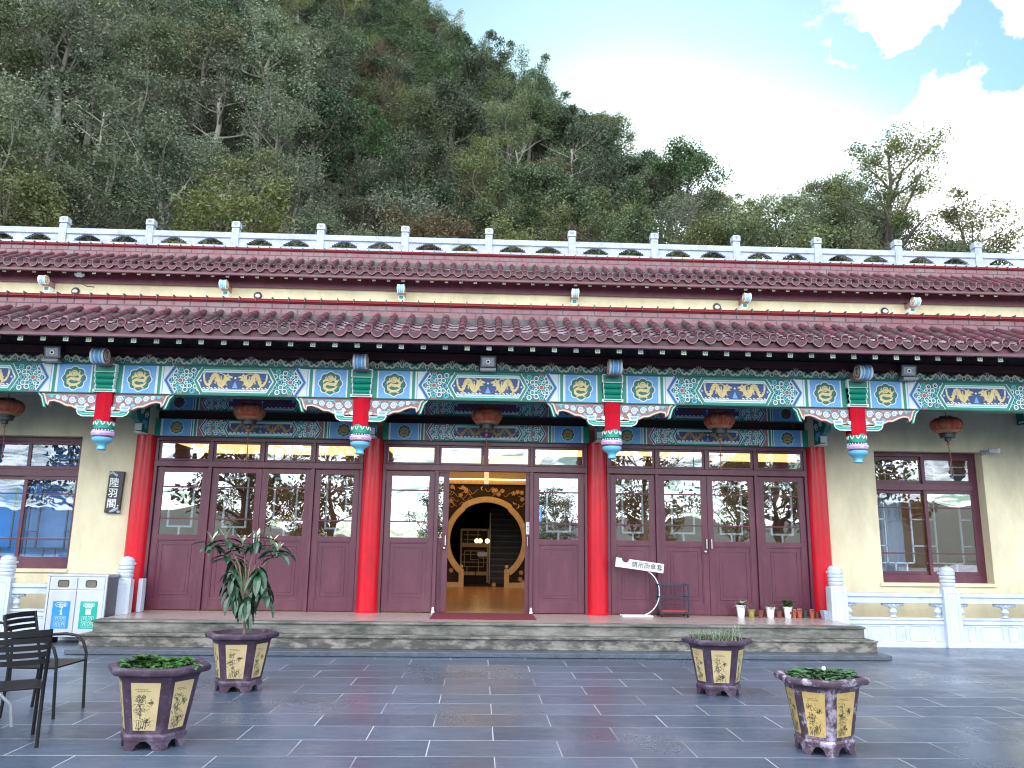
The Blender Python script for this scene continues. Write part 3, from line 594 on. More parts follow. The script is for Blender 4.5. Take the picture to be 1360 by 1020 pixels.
# ---- lintels between the columns
for i in range(3):
    xa, xb = CX[i]+.15, CX[i+1]-.15; w = xb-xa
    def lintel(z0, z1, y, gold, nm):
        mb = MB(); mb.box(xa, xb, y+.003, y+.2, z0-.004, z1+.004, 'art_teal')
        H = z1-z0; zc = (z0+z1)/2
        mb.rect(xa, xb, z0, z1, y, 'art_green')
        for d, x in ((1, xa), (-1, xb)):
            X = lambda r: x+d*r
            def rr(a, b, m, k): mb.rect(min(X(a), X(b)), max(X(a), X(b)), z0, z1, y-.0012*k, m)
            rr(.1, .12, 'art_white', 1); rr(.12, .62, 'art_white', 1); rr(.135, .605, 'art_blue', 2)
            flower_coil(mb, X(.37), zc, H*.37, y-.0035, gold); 
            rr(.64, .66, 'art_white', 1); rr(.7, .72, 'art_white', 1); rr(.72, .9, 'art_rose', 1)
            roundel(mb, X(.98), zc, H, min(X(.78), X(1.3)), max(X(.78), X(1.3)), y-.003)
            mb.poly([(X(.75), z0), (X(.75), z1), (X(.87), z1), (X(.77), zc), (X(.87), z0)], y-.0065, 'art_rose')
            zc2 = zc
            mb.stroke([(X(.86), z1), (X(.77), zc2), (X(.86), z0)], .05, y-.0075, 'art_white'); mb.stroke([(X(.86), z1), (X(.77), zc2), (X(.86), z0)], .024, y-.0085, 'art_navy')
        hexpanel(mb, xa+1.16, xb-1.16, z0+.002, z1-.002, y-.009, gold)
        sub(mb, nm)
    lintel(3.295, 3.585, YC-.14, 'art_gold', 'painted_lintel')
    lintel(3.745, 4.0, YC-.14, 'art_maroon', 'painted_lintel')
    mb = MB(); mb.box(xa, xb, YC-.02, YC+.1, 3.585, 3.745, 'soffit_wood'); mb.box(xa, xb, YC-.13, YC+.1, 4.005, 4.2, 'soffit_wood'); sub(mb, 'lintel_board')

# ---- porch ceiling, purlins
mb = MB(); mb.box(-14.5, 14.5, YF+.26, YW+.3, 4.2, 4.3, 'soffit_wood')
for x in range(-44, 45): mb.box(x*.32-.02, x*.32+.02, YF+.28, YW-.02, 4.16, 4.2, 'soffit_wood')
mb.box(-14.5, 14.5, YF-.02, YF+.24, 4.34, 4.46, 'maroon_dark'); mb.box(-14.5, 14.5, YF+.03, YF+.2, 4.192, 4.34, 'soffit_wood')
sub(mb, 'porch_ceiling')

# ---- tiled roofs
def troof(nm, yE, zC, x0, x1, run, rise, phase, yR, ztop, zdrop, rphase, rstep, ybackwall):
    P = .2706; mb = MB(); n = int((x1-x0)/P); k0 = math.floor((x0-phase)/P)
    sl = math.hypot(run, rise); uy, uz = run/sl, rise/sl; ny, nz = -uz, uy
    R2 = random.Random(3)
    # pans
    q = 12
    for k in range(n):
        xc = phase+(k0+k)*P; dz = R2.uniform(-.004, .004)
        prof = [(xc+P*(j/6), -.035*math.sin(PI*j/6)-.015) for j in range(7)]
        for seg in range(5):
            a, b = seg/5, (seg+1)/5
            la, lb = .012, 0.0
            vs = [(x, yE+.04+uy*sl*a+ny*(h+la), zC-.045+uz*sl*a+nz*(h+la)+dz) for x, h in prof]+[(x, yE+.04+uy*sl*b+ny*(h+lb), zC-.045+uz*sl*b+nz*(h+lb)+dz) for x, h in prof]
            mb.add(vs, [(j, j+1, j+8, j+7) for j in range(6)], 'tile_pan')
        # cover tubes in overlapping lengths
        jx = R2.uniform(-.006, .006)
        for seg in range(4):
            a, b = seg/4, (seg+1)/4
            vs = []; fs = []
            for e, (t, r) in enumerate(((a, .055), (b+.01, .047))):
                for j in range(9):
                    an = PI*j/8-.0; h = r*math.sin(an); vs.append((xc+jx+r*math.cos(an), yE+uy*sl*t+ny*h, zC+uz*sl*t+nz*h+dz))
            mb.add(vs, [(j, j+1, j+10, j+9) for j in range(8)]+[tuple(range(9))], 'tile_glaze')
        # round end cap with raised rim, drip tile between
        T = Matrix.Translation((xc+jx, yE-.0, zC+dz)) @ Matrix.Rotation(PI/2, 4, 'X')
        mb.lathe([(.064, -.04), (.064, .012), (.058, .018), (.05, .012), (.045, .01), (.028, .011), (.012, .016), (.002, .016)], (0, 0, 0), 'tile_cap', 16, T, cap=False); mb.tube([(xc+jx+.06*math.cos(2*PI*j_/14), yE-.016, zC+dz+.06*math.sin(2*PI*j_/14)) for j_ in range(15)], .007, 'tile_rim', 4, cap=False)
        xm = xc+P/2
        sc = [(-P/2+.03, .0), (-P/2+.03, -.035), (-.085, -.075), (-.055, -.105), (-.025, -.122), (0, -.127), (.025, -.122), (.055, -.105), (.085, -.075), (P/2-.03, -.035), (P/2-.03, 0), (.06, -.028), (0, -.04), (-.06, -.028)]
        mb.prism([(xm+a, zC+.01+b+dz) for a, b in sc], yE-.012, yE+.02, 'tile_cap')
        mb.stroke([(xm+a*.93, zC+.008+b+dz) for a, b in sc[1:10]], .015, yE-.016, 'tile_rim')
    rt_ = mb.build(nm, hall, smooth=True)
    # eave board, soffit, and ridge band
    e = MB(); zb = zC-.085
    e.box(x0, x1, yE+.035, yE+.075, zb-.115, zb+.03, 'tile_glaze'); e.box(x0, x1, yE+.0, yE+.035, zb-.115, zb-.075, 'maroon_wood')
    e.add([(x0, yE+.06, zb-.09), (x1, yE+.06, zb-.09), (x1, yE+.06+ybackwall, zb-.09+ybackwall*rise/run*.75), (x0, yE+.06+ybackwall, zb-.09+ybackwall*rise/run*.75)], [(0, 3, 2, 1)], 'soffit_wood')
    e.build('eave_board', rt_)
    g = MB(); zr = zC+rise; zr0 = zr-.04
    ht = ztop-zr0-.03; g.box(x0, x1, yR-.03, yR+.3, zr0-.08, zr0+.03, 'ridge_grime'); g.box(x0, x1, yR+.01, yR+.28, zr0+.03, ztop-.065, 'ridge_glaze'); g.box(x0, x1, yR-.012, yR+.01, ztop-.085, ztop-.02, 'ridge_red')
    zh = zr0+.03+(ztop-.065-zr0-.03)*.5
    g.box(x0, x1, yR+.004, yR+.01, zh-.006, zh+.006, 'ridge_grime')
    nn_ = 8; g.prismx([(yR+.14-.165*math.cos(PI*i/nn_), ztop-.065+.07*math.sin(PI*i/nn_)) for i in range(nn_+1)], x0, x1, 'ridge_red')
    x = x0+.1
    while x < x1:
        for (za, zb_, off) in ((zr0+.03, zh-.006, 0), (zh+.006, ztop-.065, .11)):
            g.box(x+off-.0065, x+off+.0065, yR+.003, yR+.01, za, zb_, 'ridge_grime')
        g.box(x+.11-.007, x+.11+.007, yR-.03, yR+.14, ztop-.066, ztop+.006, 'ridge_grime'); x += .255
    g.build('ridge_band', rt_)
    # rafters with pale square ends
    proto = None
    ks = [k for k in range(-60, 60) if x0 < rphase+k*rstep < x1]
    for k in ks:
        x = rphase+k*rstep
        if abs(x) > 7.9*yE/11.1: continue
        if proto is None:
            r = MB(); r.prismx([(0, .033), (0, -.033), (.9, -.033+.9*rise/run*.72), (.9, .033+.9*rise/run*.72)], -.033, .033, 'soffit_wood')
            r.box(-.036, .036, -.012, .0, -.036, .036, 'rafter_tip'); r.box(-.02, .02, -.014, -.012, -.02, .02, 'art_teal'); r.box(-.011, .011, -.016, -.014, -.011, .011, 'rafter_tip')
            proto = r.build('rafter', None); proto.parent = rt_; o = proto; 
        else:
            o = proto.copy(); col.objects.link(o); o.parent = rt_
        o.location = (x, yE+.09-13.7+rnd.uniform(-.008, .008), zC-zdrop+rnd.uniform(-.004, .004)); o.rotation_euler = (0, rnd.uniform(-.03, .03), 0)
    return rt_
lr = troof('lower_tiled_eave', 11.1, 4.6, -13.5, 14.5, .92, .455, -.329, 12.02, 5.315, .232, -2.482, .3196, .92)
ur = troof('upper_tiled_eave', 16.6, 7.435, -18.5, 20, .92, .5, -.2, 17.52, 8.235, .2, -1.5, .3196, .95)
for z in ():
    pass
mb = MB(); mb.box(-15, 15, 12.4, 17.1, 5.0, 5.15, 'roof_screed'); mb.box(-15, 15, 12.1, 12.4, 4.5, 5.05, 'ridge_grime'); sub(mb, 'flat_roof')
mb = MB(); mb.box(-20, 20, 17.1, 17.62, 5.15, 7.1, 'cream_plaster'); mb.box(-20, 20, 17.0, 17.62, 7.1, 7.5, 'maroon_wood'); mb.box(-20, 20, 16.95, 17.0, 7.35, 7.6, 'soffit_wood')
mb.box(-20, 20, 17.62, 24, 8.0, 8.12, 'ridge_grime'); sub(mb, 'upper_wall')
for k in range(-2, 5):
    x = X2+(k-1)*S
    if abs(x) < 10.2: scroll(x, 16.75, 7.06, .1, .075, hall, 17.1)
    s = MB(); s.box(x-.06, x+.06, 16.9, 17.1, 6.85, 6.96, 'art_white'); s.box(x-.045, x+.045, 16.897, 16.9, 6.87, 6.94, 'art_green'); s.build('scroll_foot', hall)

# ---- doors and transoms
fr = MB(); fm = 'maroon_wood'
BAYS = [(CX[0]+.17, CX[1]-.17), (CX[1]+.17, CX[2]-.17), (CX[2]+.17, CX[3]-.17)]
def door_frame(i, xa, xb, cuts, open_=None):
    f = MB(); y0, y1 = YC-.06, YC+.08
    f.box(xa, xb, y0, y1, 3.22, 3.295, fm); f.box(xa, xb, y0-.012, y1, 2.78, 2.88, fm)
    f.box(xa, xa+.05, y0, y1, ZP, 2.78, fm); f.box(xb-.05, xb, y0, y1, ZP, 2.78, fm); f.box(xa, xa+.05, y0, y1, 2.88, 3.22, fm); f.box(xb-.05, xb, y0, y1, 2.88, 3.22, fm)
    for c in cuts[1]: f.box(c-.03, c+.03, y0-.004, y1, ZP, 2.78, fm)
    for c in cuts[0]: f.box(c-.028, c+.028, y0-.004, y1, 2.88, 3.22, fm)
    return f.build('door_frame', hall, bevel=.005)
def leaf(x0, x1, handle=0, y=YC-.02, lat=1, gl='glass', knob=0):
    z0, z1 = ZP+.012, 2.765; st = .1; w = x1-x0; mb = MB(); gz0, gz1 = 1.64, 2.715-.03
    d = .045
    mb.box(x0, x0+st, y, y+d, z0, z1, fm); mb.box(x1-st, x1, y, y+d, z0, z1, fm)
    a, b = x0+st, x1-st
    mb.box(a, b, y, y+d, z0, .585, fm); mb.box(a, b, y, y+d, 1.56, gz0, fm); mb.box(a, b, y, y+d, gz1, z1, fm)
    for z in (1.905, 2.44): mb.box(a, b, y+.008, y+.03, z-.011, z+.011, fm)
    # recessed panel with a raised inner moulding
    mb.box(a, b, y+.018, y+.034, .585, 1.56, fm)
    for (g, t, yy) in ((0, .018, y+.004), (.075, .016, y+.009)):
        xa, xb, za, zb = a+g, b-g, .585+g, 1.56-g
        mb.box(xa, xb, yy, y+.018, za, za+t, fm); mb.box(xa, xb, yy, y+.018, zb-t, zb, fm); mb.box(xa, xa+t, yy, y+.018, za+t, zb-t, fm); mb.box(xb-t, xb, yy, y+.018, za+t, zb-t, fm)
    mb.box(a+.13, b-.13, y+.012, y+.018, .585+.13, 1.56-.13, fm)
    o = mb.build('door', hall, bevel=.003)
    g = MB(); g.box(a, b, y+.022, y+.027, gz0, gz1, gl); g.build('glass_pane', o)
    if lat:
        l = MB(); lm = 'lattice_grey'; yl = y+.03; p, q = a+.2*(b-a), a+.8*(b-a); t = .015
        def br(xa, xb, za, zb): l.box(xa, xb, yl, yl+.025, za, zb, lm)
        br(p-t, p+t, 1.76, 2.62); br(q-t, q+t, 1.76, 2.62); br(p+t, q-t, 1.76, 1.79); br(p+t, q-t, 2.59, 2.62); m_ = (a+b)/2; br(m_-t, m_+t, gz0, 1.76); br(m_-t, m_+t, 2.62, gz1)
        l.build('lattice', o)
    if handle:
        h = MB(); hx = x1-.04 if handle > 0 else x0+.04
        h.tube([(hx, y, 1.52), (hx, y-.045, 1.52), (hx, y-.045, 1.68), (hx, y, 1.68)], .011, 'chrome', 8); h.build('handle', o, smooth=True)
        if knob: k = MB(); k.sphere((hx-.02, y-.02, 1.47), .028, 'chrome', 10, 6); k.build('lock', o, smooth=True)
    return o
def transom(x0, x1):
    y = YC-.035; mb = MB(); z0, z1, t = 2.885, 3.215, .035
    mb.box(x0, x1, y, y+.05, z0, z0+t, fm); mb.box(x0, x1, y, y+.05, z1-t, z1, fm); mb.box(x0, x0+t, y, y+.05, z0+t, z1-t, fm); mb.box(x1-t, x1, y, y+.05, z0+t, z1-t, fm)
    o = mb.build('transom_window', hall, bevel=.003)
    g = MB(); g.box(x0+t, x1-t, y+.02, y+.025, z0+t, z1-t, 'glass_clear'); g.build('glass_pane', o)
DL = [BAYS[0][0]+.05, -4.63, -3.755, -2.885, BAYS[0][1]-.05]
DC = [BAYS[1][0]+.05, -.76, .055, .875, BAYS[1][1]-.05]
DR = [BAYS[2][0]+.05, 3.06, 3.94, 4.81, BAYS[2][1]-.05]
for k, D_ in enumerate((DL, DC, DR)):
    door_frame(k, *BAYS[k], (D_[1:4], [D_[1], D_[3]]))
    for j in range(4): transom(D_[j]+(.03 if j else .0), D_[j+1]-(.03 if j < 3 else 0))
leaf(DL[0]+.01, DL[1]-.035); leaf(DL[1]+.035, DL[2]-.003, 1); leaf(DL[2]+.003, DL[3]-.035, -1); leaf(DL[3]+.035, DL[4]-.01)
leaf(DR[0]+.01, DR[1]-.035); leaf(DR[1]+.035, DR[2]-.003, 1, knob=1); leaf(DR[2]+.003, DR[3]-.035, -1); leaf(DR[3]+.035, DR[4]-.01)
leaf(DC[0]+.01, DC[1]-.035, 0, lat=0); leaf(DC[3]+.035, DC[4]-.01, 0)
leaf(-1.42, -.55, 1, y=YC+.045, lat=0, knob=1); leaf(.775, 1.65, -1, y=YC+.045, lat=0)

# ---- inside the hall
mb = MB()
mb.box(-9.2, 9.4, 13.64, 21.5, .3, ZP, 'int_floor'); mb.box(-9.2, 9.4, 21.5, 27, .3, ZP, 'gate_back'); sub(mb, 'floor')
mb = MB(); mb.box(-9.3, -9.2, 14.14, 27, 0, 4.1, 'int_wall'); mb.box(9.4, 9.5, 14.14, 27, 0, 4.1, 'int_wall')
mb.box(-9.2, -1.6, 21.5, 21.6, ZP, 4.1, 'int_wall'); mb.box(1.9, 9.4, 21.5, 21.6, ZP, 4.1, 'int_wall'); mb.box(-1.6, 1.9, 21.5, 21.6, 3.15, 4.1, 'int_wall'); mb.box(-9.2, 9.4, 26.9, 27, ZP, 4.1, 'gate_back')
mb.box(-9.2, -5.745, 14.14, 14.2, 3.3, 4.1, 'int_wall')
sub(mb, 'interior_wall')
mb = MB(); mb.box(-9.3, 9.5, 13.82, 27, 3.62, 3.7, 'int_ceiling'); mb.box(-5.7, 5.9, 14.3, 14.5, 3.34, 3.62, 'int_ceiling'); mb.box(-1.6, 1.9, 21.3, 21.5, 3.1, 3.2, 'gate_carve'); sub(mb, 'ceiling')
for (a, b, c, d) in ((-6.6, -2.6, 16.6, 19.2), (-2.1, -.7, 16.6, 18.8), (-1.2, 1.5, 19.0, 20.9), (1.0, 2.6, 16.6, 18.6), (2.9, 5.2, 16.6, 18.2), (5.6, 7.8, 16.6, 19.0)):
    mb = MB(); mb.box(a, b, c, d, 3.59, 3.617, 'ceiling_glow'); o = mb.build('lit_ceiling_patch', hall)  # glowing sheets stand in for a ceiling lit warm by lamps

# ================================================================== inside: moon gate, lattice cabinet, lamps
g = thing('moon_gate', 'round carved wooden moon gate seen through the open doorway', 'gate', (.14, 21.4, ZP))
mb = MB(); cx_, cz_, R = .165, 1.62, .965; Y0 = 21.36
def gr(a): return R*(1+.0*0)+.035*(1 if abs(math.degrees(a)-90) < 38 else 0)
N = 72; a0, a1 = math.radians(-54), math.radians(234); seq = [a0+(a1-a0)*i/(N-1) for i in range(N)]
inn = [(cx_+gr(a)*math.cos(a), cz_+gr(a)*math.sin(a)) for a in seq]; out = [(cx_+(gr(a)+.15)*math.cos(a), cz_+(gr(a)+.15)*math.sin(a)) for a in seq]
vs = [(x, Y0-.06, z) for x, z in inn]+[(x, Y0-.06, z) for x, z in out]+[(x, Y0+.14, z) for x, z in inn]
mb.add(vs, [(i, i+1, i+N+1, i+N) for i in range(N-1)]+[(i, i+2*N, i+2*N+1, i+1) for i in range(N-1)], 'gate_wood'); mb.build('ring', g)
mb = MB()
# spandrel field: strips from the ring out to a rectangle
xl, xr, zt_ = -1.6, 1.9, 3.13
for i in range(N-1):
    def outp(p, a):
        dx, dz = math.cos(a), math.sin(a); t = 9
        if dx > 1e-6: t = min(t, (xr-p[0])/dx)
        if dx < -1e-6: t = min(t, (xl-p[0])/dx)
        if dz > 1e-6: t = min(t, (zt_-p[1])/dz)
        if dz < -1e-6: t = min(t, (ZP-p[1])/dz)
        return (p[0]+dx*t, p[1]+dz*t)
    p, q = out[i], out[i+1]; P_, Q_ = outp(p, seq[i]), outp(q, seq[i+1])
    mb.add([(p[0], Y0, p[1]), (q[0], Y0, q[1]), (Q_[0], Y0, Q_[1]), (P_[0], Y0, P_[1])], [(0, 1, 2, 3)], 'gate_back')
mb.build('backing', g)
mb = MB(); R3 = random.Random(5)
for k in range(150):
    x = R3.uniform(-1.2, 1.55); z = R3.uniform(.45, 3.05); d = math.hypot(x-cx_, z-cz_)
    if d < R+.19 or (z < 1.2 and d < R+.2): continue
    y = Y0-.02-R3.random()*.02
    if k % 3: 
        for j in range(5):
            a = 2*PI*j/5+k; mb.disc(x+.035*math.cos(a), z+.035*math.sin(a), .03, y-.001*j, 'gate_carve', 7)
        mb.disc(x, z, .015, y-.008, 'gate_wood', 6)
    else: mb.stroke([(x, z), (x+.06*math.cos(k), z+.06*math.sin(k)), (x+.14*math.cos(k+.6), z+.13*math.sin(k+.6))], [.01, .035, .008], y, 'gate_wood')
for k in range(26):
    x = R3.uniform(-1.1, 1.3); z = R3.uniform(2.5, 3.0)
    if math.hypot(x-cx_, z-cz_) < R+.2: continue
    mb.stroke([(x+.25*t, z+.06*math.sin(6*t+k)) for t in (0, .2, .4, .6, .8, 1)], .014, Y0-.045, 'gate_carve')
mb.build('carving', g)
for sg, x in ((-1, -.47), (1, .72)):
    mb = MB(); mb.box(x-.06, x+.06, Y0-.12, Y0+.1, ZP, .87, 'gate_wood'); mb.box(x-.07 if sg < 0 else x+.05, x-.05 if sg < 0 else x+.07, Y0-.1, Y0, ZP, .87, 'gate_wood')
    mb.box(min(x, x+sg*.75), max(x, x+sg*.75), Y0-.08, Y0-.0, ZP, .53, 'gate_wood'); mb.sphere((x+.0, Y0-.02, .93), .05, 'gate_wood', 8, 6)
    mb.build('gate_post', g)
c = thing('lattice_screen', 'lit wooden lattice screen standing inside the moon gate', 'screen', (-.16, 23.5, ZP))
mb = MB(); x0, x1, z0, z1, y = -.57, .26, ZP, 1.95, 23.5
for b in ((x0, x0+.05, z0, z1), (x1-.05, x1, z0, z1), (x0+.05, x1-.05, z1-.06, z1), (x0+.05, x1-.05, 1.42, 1.54), (x0+.05, x1-.05, .62, .72)): mb.box(b[0], b[1], y, y+.05, b[2], b[3], 'gate_wood')
mb.build('frame', c)
mb = MB()
for (a, b, cc, d) in ((.12, .7, .85, .87), (.12, .7, 1.3, 1.32), (.12, .14, .85, 1.32), (.68, .7, .85, 1.32), (.3, .55, 1.05, 1.07), (.3, .55, 1.2, 1.22), (.3, .32, 1.05, 1.3), (.53, .55, .72, 1.07), (.05, .3, 1.2, 1.22), (.55, .78, 1.1, 1.12), (.2, .22, .72, .87), (.1, .6, 1.62, 1.64), (.1, .6, 1.76, 1.78), (.2, .22, 1.54, 1.88), (.5, .52, 1.54, 1.88), (.05, .78, .98, 1.0)):
    mb.box(x0+a, x0+b, y+.01, y+.035, cc, d, 'gate_wood')
mb.build('lattice', c)
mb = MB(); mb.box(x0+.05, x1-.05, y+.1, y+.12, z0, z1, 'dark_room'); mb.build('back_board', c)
for k, x in enumerate((-.09, .01, .21)):
    o = thing('globe_lamp', ['glowing round lamp, left of the pair in front of the lattice screen', 'glowing round lamp, right of the touching pair before the lattice screen', 'glowing round lamp standing alone right of the touching pair'][k], 'lamp', (x, 22.6, 1.58), group='glowing globe lamps inside the gate')
    mb = MB(); mb.sphere((x, 22.6, 1.6), .062, 'globe_lit', 16, 10); mb.build('globe', o, smooth=True)
    mb = MB(); mb.tube([(x, 22.6, 1.66), (x, 22.6, 3.6)], .006, 'black_metal', 5); mb.build('cord', o)
mb = MB(); mb.box(-1.5, 1.8, 21.22, 21.28, 3.21, 3.24, 'globe_lit'); mb.build('cove_light', hall)
l = thing('pendant_lamp', 'slim orange tube lamp hanging in the top of the doorway', 'lamp', (.1, 15, 2.7))
mb = MB(); mb.box(.058, .142, 14.96, 15.04, 2.66, 3.1, 'lamp_lit'); mb.box(.05, .15, 14.95, 15.05, 2.64, 2.66, 'gate_wood'); mb.build('shade', l); mb = MB(); mb.box(.05, .15, 14.95, 15.05, 3.1, 3.12, 'gate_wood'); mb.tube([(.1, 15, 3.12), (.1, 15, 3.62)], .01, 'black_metal', 6); mb.build('rod', l)
s_ = thing('menu_stand', 'thin dark stand with a pale tilted board in front of the lattice screen', 'stand', (-.1, 22.2, ZP))
mb = MB(); mb.tube([(-.1, 22.2, ZP), (-.1, 22.2, 1.3)], .012, 'black_metal'); mb.box(-.25, .05, 22.1, 22.3, ZP, ZP+.02, 'black_metal'); mb.build('pole', s_)
mb = MB(); mb.box(-.06, .2, 22.15, 22.17, 1.18, 1.3, 'metal_grey'); mb.build('board', s_)
st = thing('staircase', 'dark staircase rising inside behind the moon gate', 'stairs', (.75, 23.4, ZP))
for k in range(13):
    mb = MB(); mb.box(.3, 1.6, 23.0+.2*k, 23.2+.2*k, ZP+.17*k, ZP+.17*(k+1), 'stair_dark'); mb.box(.3, 1.6, 22.985+.2*k, 23.0+.2*k, ZP+.17*(k+1)-.03, ZP+.17*(k+1), 'steel_dark'); mb.build('step', st)
mb = MB(); mb.box(.27, .3, 22.95, 23.05, ZP, 2.4, 'metal_grey'); mb.build('newel_post', st)

# ================================================================== things on and round the hall
# red mat
mb = MB(); mb.box(-.75, .9, 12.62, 13.6, ZP, ZP+.012, 'door_mat'); tag(mb.build('door_mat', org=(.07, 13.1, ZP), bevel=.004), 'dark red mat on the porch floor before the open doorway', 'doormat')
# name board
t = thing('name_board', 'narrow black board with white Chinese characters on the cream wall', 'sign', (-6.2, YW-.03, 2.33))
mb = MB(); T = Matrix.Translation((-6.2, YW-.05, 2.33)) @ Matrix.Rotation(math.radians(1.5), 4, 'Y')
mb.box(-.125, .125, -.02, .04, -.35, .35, 'plaque_black', T)
mb.build('board', t, bevel=.008)
mb = MB()
for k, ch in enumerate('陸羽閣'): text_mb(mb, ch, -.1, -.0225, .1-.175*k, .165, 'ink_white', T=T)
mb.disc(.09, -.245+.02, .012, -.0225, 'ink_white', 8, T=T)
mb.build('lettering', t)
mb = MB()
for k in range(7): mb.disc(-.11+.02*k, .33-.012*abs(k-2), .02, -.0222-.0002*k, 'stone_white', 8, T=T)
for k in range(9): mb.disc(-.02+.018*k, -.325+.009*k*(k < 7), .02+.002*k*(k < 5), -.0222-.0002*k, 'stone_white', 8, T=T)
mb.build('pale_ornament', t)

# lanterns
FLX = [FX[i]+S/2 for i in range(5)]
lan_lab = ['faded red lantern hanging at the far left over the blue-blind window', 'faded red lantern hanging in the bay above the potted loquat', 'faded red lantern hanging in the middle bay above the open doorway', 'faded red lantern hanging in the bay above the white umbrella sign', 'faded red lantern hanging over the right-hand window, left of the security camera']
for i, x in enumerate(FLX):
    y = 12.85; zc = 3.62
    o = thing('lantern', lan_lab[i], 'lantern', (x, y, zc), group='red lanterns under the porch'); tl = (rnd.uniform(-.02, .02))
    mb = MB()
    n = 24; prof = [(.1, .125), (.17, .115), (.225, .07), (.245, .01), (.235, -.05), (.19, -.1), (.12, -.13)]
    mb.lathe(prof, (x, y, zc), 'lantern_red', 32, lobes=16, la=.03, cap=False)
    for k in range(16):
        a = 2*PI*k/16; mb.tube([(x+(r*1.035)*math.cos(a), y+(r*1.035)*math.sin(a), zc+z) for r, z in prof], .004, 'lantern_pale', 4)
    mb.build('shade', o, smooth=True)
    mb = MB(); mb.lathe([(.175, -.085), (.2, -.09), (.165, -.125), (.12, -.134)], (x, y, zc-.004), 'lantern_pale', 28, lobes=14, la=.1); mb.build('petal_skirt', o, smooth=True)
    mb = MB(); mb.lathe([(.1, .12), (.105, .15), (.06, .155)], (x, y, zc), 'metal_dark', 20); mb.tube([(x, y, zc+.155), (x, y, 4.2)], .006, 'metal_dark', 6); mb.build('hanger', o, smooth=True)
    mb = MB(); mb.lathe([(.13, -.12), (.135, -.16), (.12, -.165), (.115, -.215), (.05, -.22), (.045, -.27), (.02, -.28)], (x, y, zc), 'metal_dark', 20); mb.build('base_cap', o, smooth=True)
    mb = MB(); e = (x+rnd.uniform(-.02, .05), y, zc-.82); mb.sphere((x, y, zc-.31), .028, 'lantern_red', 8, 6); mb.tube([(x, y, zc-.3), ((x+e[0])/2+.005, y, zc-.55), e], [.008, .007, .014], 'pot_brown', 6); mb.build('tassel', o, smooth=True)

# floodlights on the beams
for x, lb in ((-6.55, 'square grey floodlight on the beam left of the leftmost hanging post'), (.07, 'square grey floodlight on the beam above the open doorway'), (6.72, 'square grey floodlight on the beam right of the rightmost hanging post')):
    o = thing('floodlight', lb, 'floodlight', (x, YF-.08, 4.2), group='floodlights standing on the front beam')
    mb = MB(); T = Matrix.Translation((x, YF-.1, 4.33)) @ Matrix.Rotation(math.radians(16), 4, 'X')
    mb.box(-.13, .13, -.02, .1, -.1, .1, 'metal_dark', T); mb.box(-.115, .115, -.028, -.02, -.085, .085, 'metal_grey', T); mb.build('housing', o, bevel=.006)
    mb = MB(); mb.box(-.09, .09, -.031, -.028, -.062, .062, 'glass_dark', T); mb.disc(0, 0, .035, -.0335, 'lamp_lit' if 0 else 'chrome', 12, T=T); mb.disc(0, 0, .018, -.035, 'soil', 10, T=T); mb.build('lens', o)
    mb = MB(); mb.box(x-.12, x+.12, YF-.17, YF+.02, 4.175, 4.215, 'metal_grey'); mb.tube([(x-.138, YF-.06, 4.2), (x-.138, YF-.06, 4.34)], .008, 'metal_dark'); mb.tube([(x+.138, YF-.06, 4.2), (x+.138, YF-.06, 4.34)], .008, 'metal_dark'); mb.build('bracket', o)
# dome lamps on the upper wall band
for x, lb in ((-9.3, 'small round white lamp on the upper cream band, leftmost of four'), (-5.2, 'small round white lamp on the upper cream band, second from the left'), (5.43, 'small round white lamp on the upper cream band, third from the left'), (9.43, 'small round white lamp on the upper cream band, rightmost of four')):
    x = x*17.1/17.5; o = thing('wall_lamp', lb, 'lamp', (x, 17.1, 6.9), group='round lamps on the upper wall')
    mb = MB(); mb.lathe([(.085, 0), (.09, .03), (.07, .05)], (0, 0, 0), 'metal_dark', 20, Matrix.Translation((x, 17.1, 6.915)) @ Matrix.Rotation(PI/2, 4, 'X')); mb.build('rim', o)
    mb = MB(); mb.sphere((x, 17.06, 6.91), .06, 'white_plastic', 16, 8, (1, .6, .75)); mb.build('globe', o, smooth=True)
# old loudspeaker hanging under the upper eave on the left
o = thing('wire_bracket', 'small pale fitting with a drooping cable under the upper eave at the left', 'cable fitting', (-8.75, 17.2, 7.4))
mb = MB(); mb.sphere((-8.95, 16.9, 7.25), .09, 'stone_white', 10, 6, (1.3, 1, .7)); mb.build('fitting', o, smooth=True)
mb = MB(); mb.tube([(-8.95, 16.9, 7.5), (-8.95, 16.9, 7.2), (-8.9, 16.9, 7.05), (-8.75, 16.9, 6.98), (-8.6, 16.9, 6.97)], .012, 'metal_dark', 6); mb.build('cable', o, smooth=True)
# security camera
o = thing('security_camera', 'small white security camera on the wall right of the right-hand window', 'camera', (8.98, YW, 3.3))
mb = MB(); T = Matrix.Translation((9.02, YW-.16, 3.3)) @ Matrix.Rotation(math.radians(-62), 4, 'Z') @ Matrix.Rotation(math.radians(10), 4, 'Y')
mb.tube([(0, -.0, 0), (.15, 0, 0)], .045, 'white_plastic', 14, T); mb.build('body', o, smooth=True)
mb = MB(); mb.tube([(-.012, 0, 0), (.0, 0, 0)], .04, 'metal_dark', 14, T); mb.build('lens', o)
mb = MB(); mb.tube([(9.0, YW-.1, 3.3), (8.98, YW-.03, 3.27), (8.98, YW, 3.27)], .015, 'metal_grey'); mb.tube([(8.98, YW-.03, 3.27), (8.98, YW-.0, 3.27)], .05, 'metal_grey', 14); mb.build('mount', o)
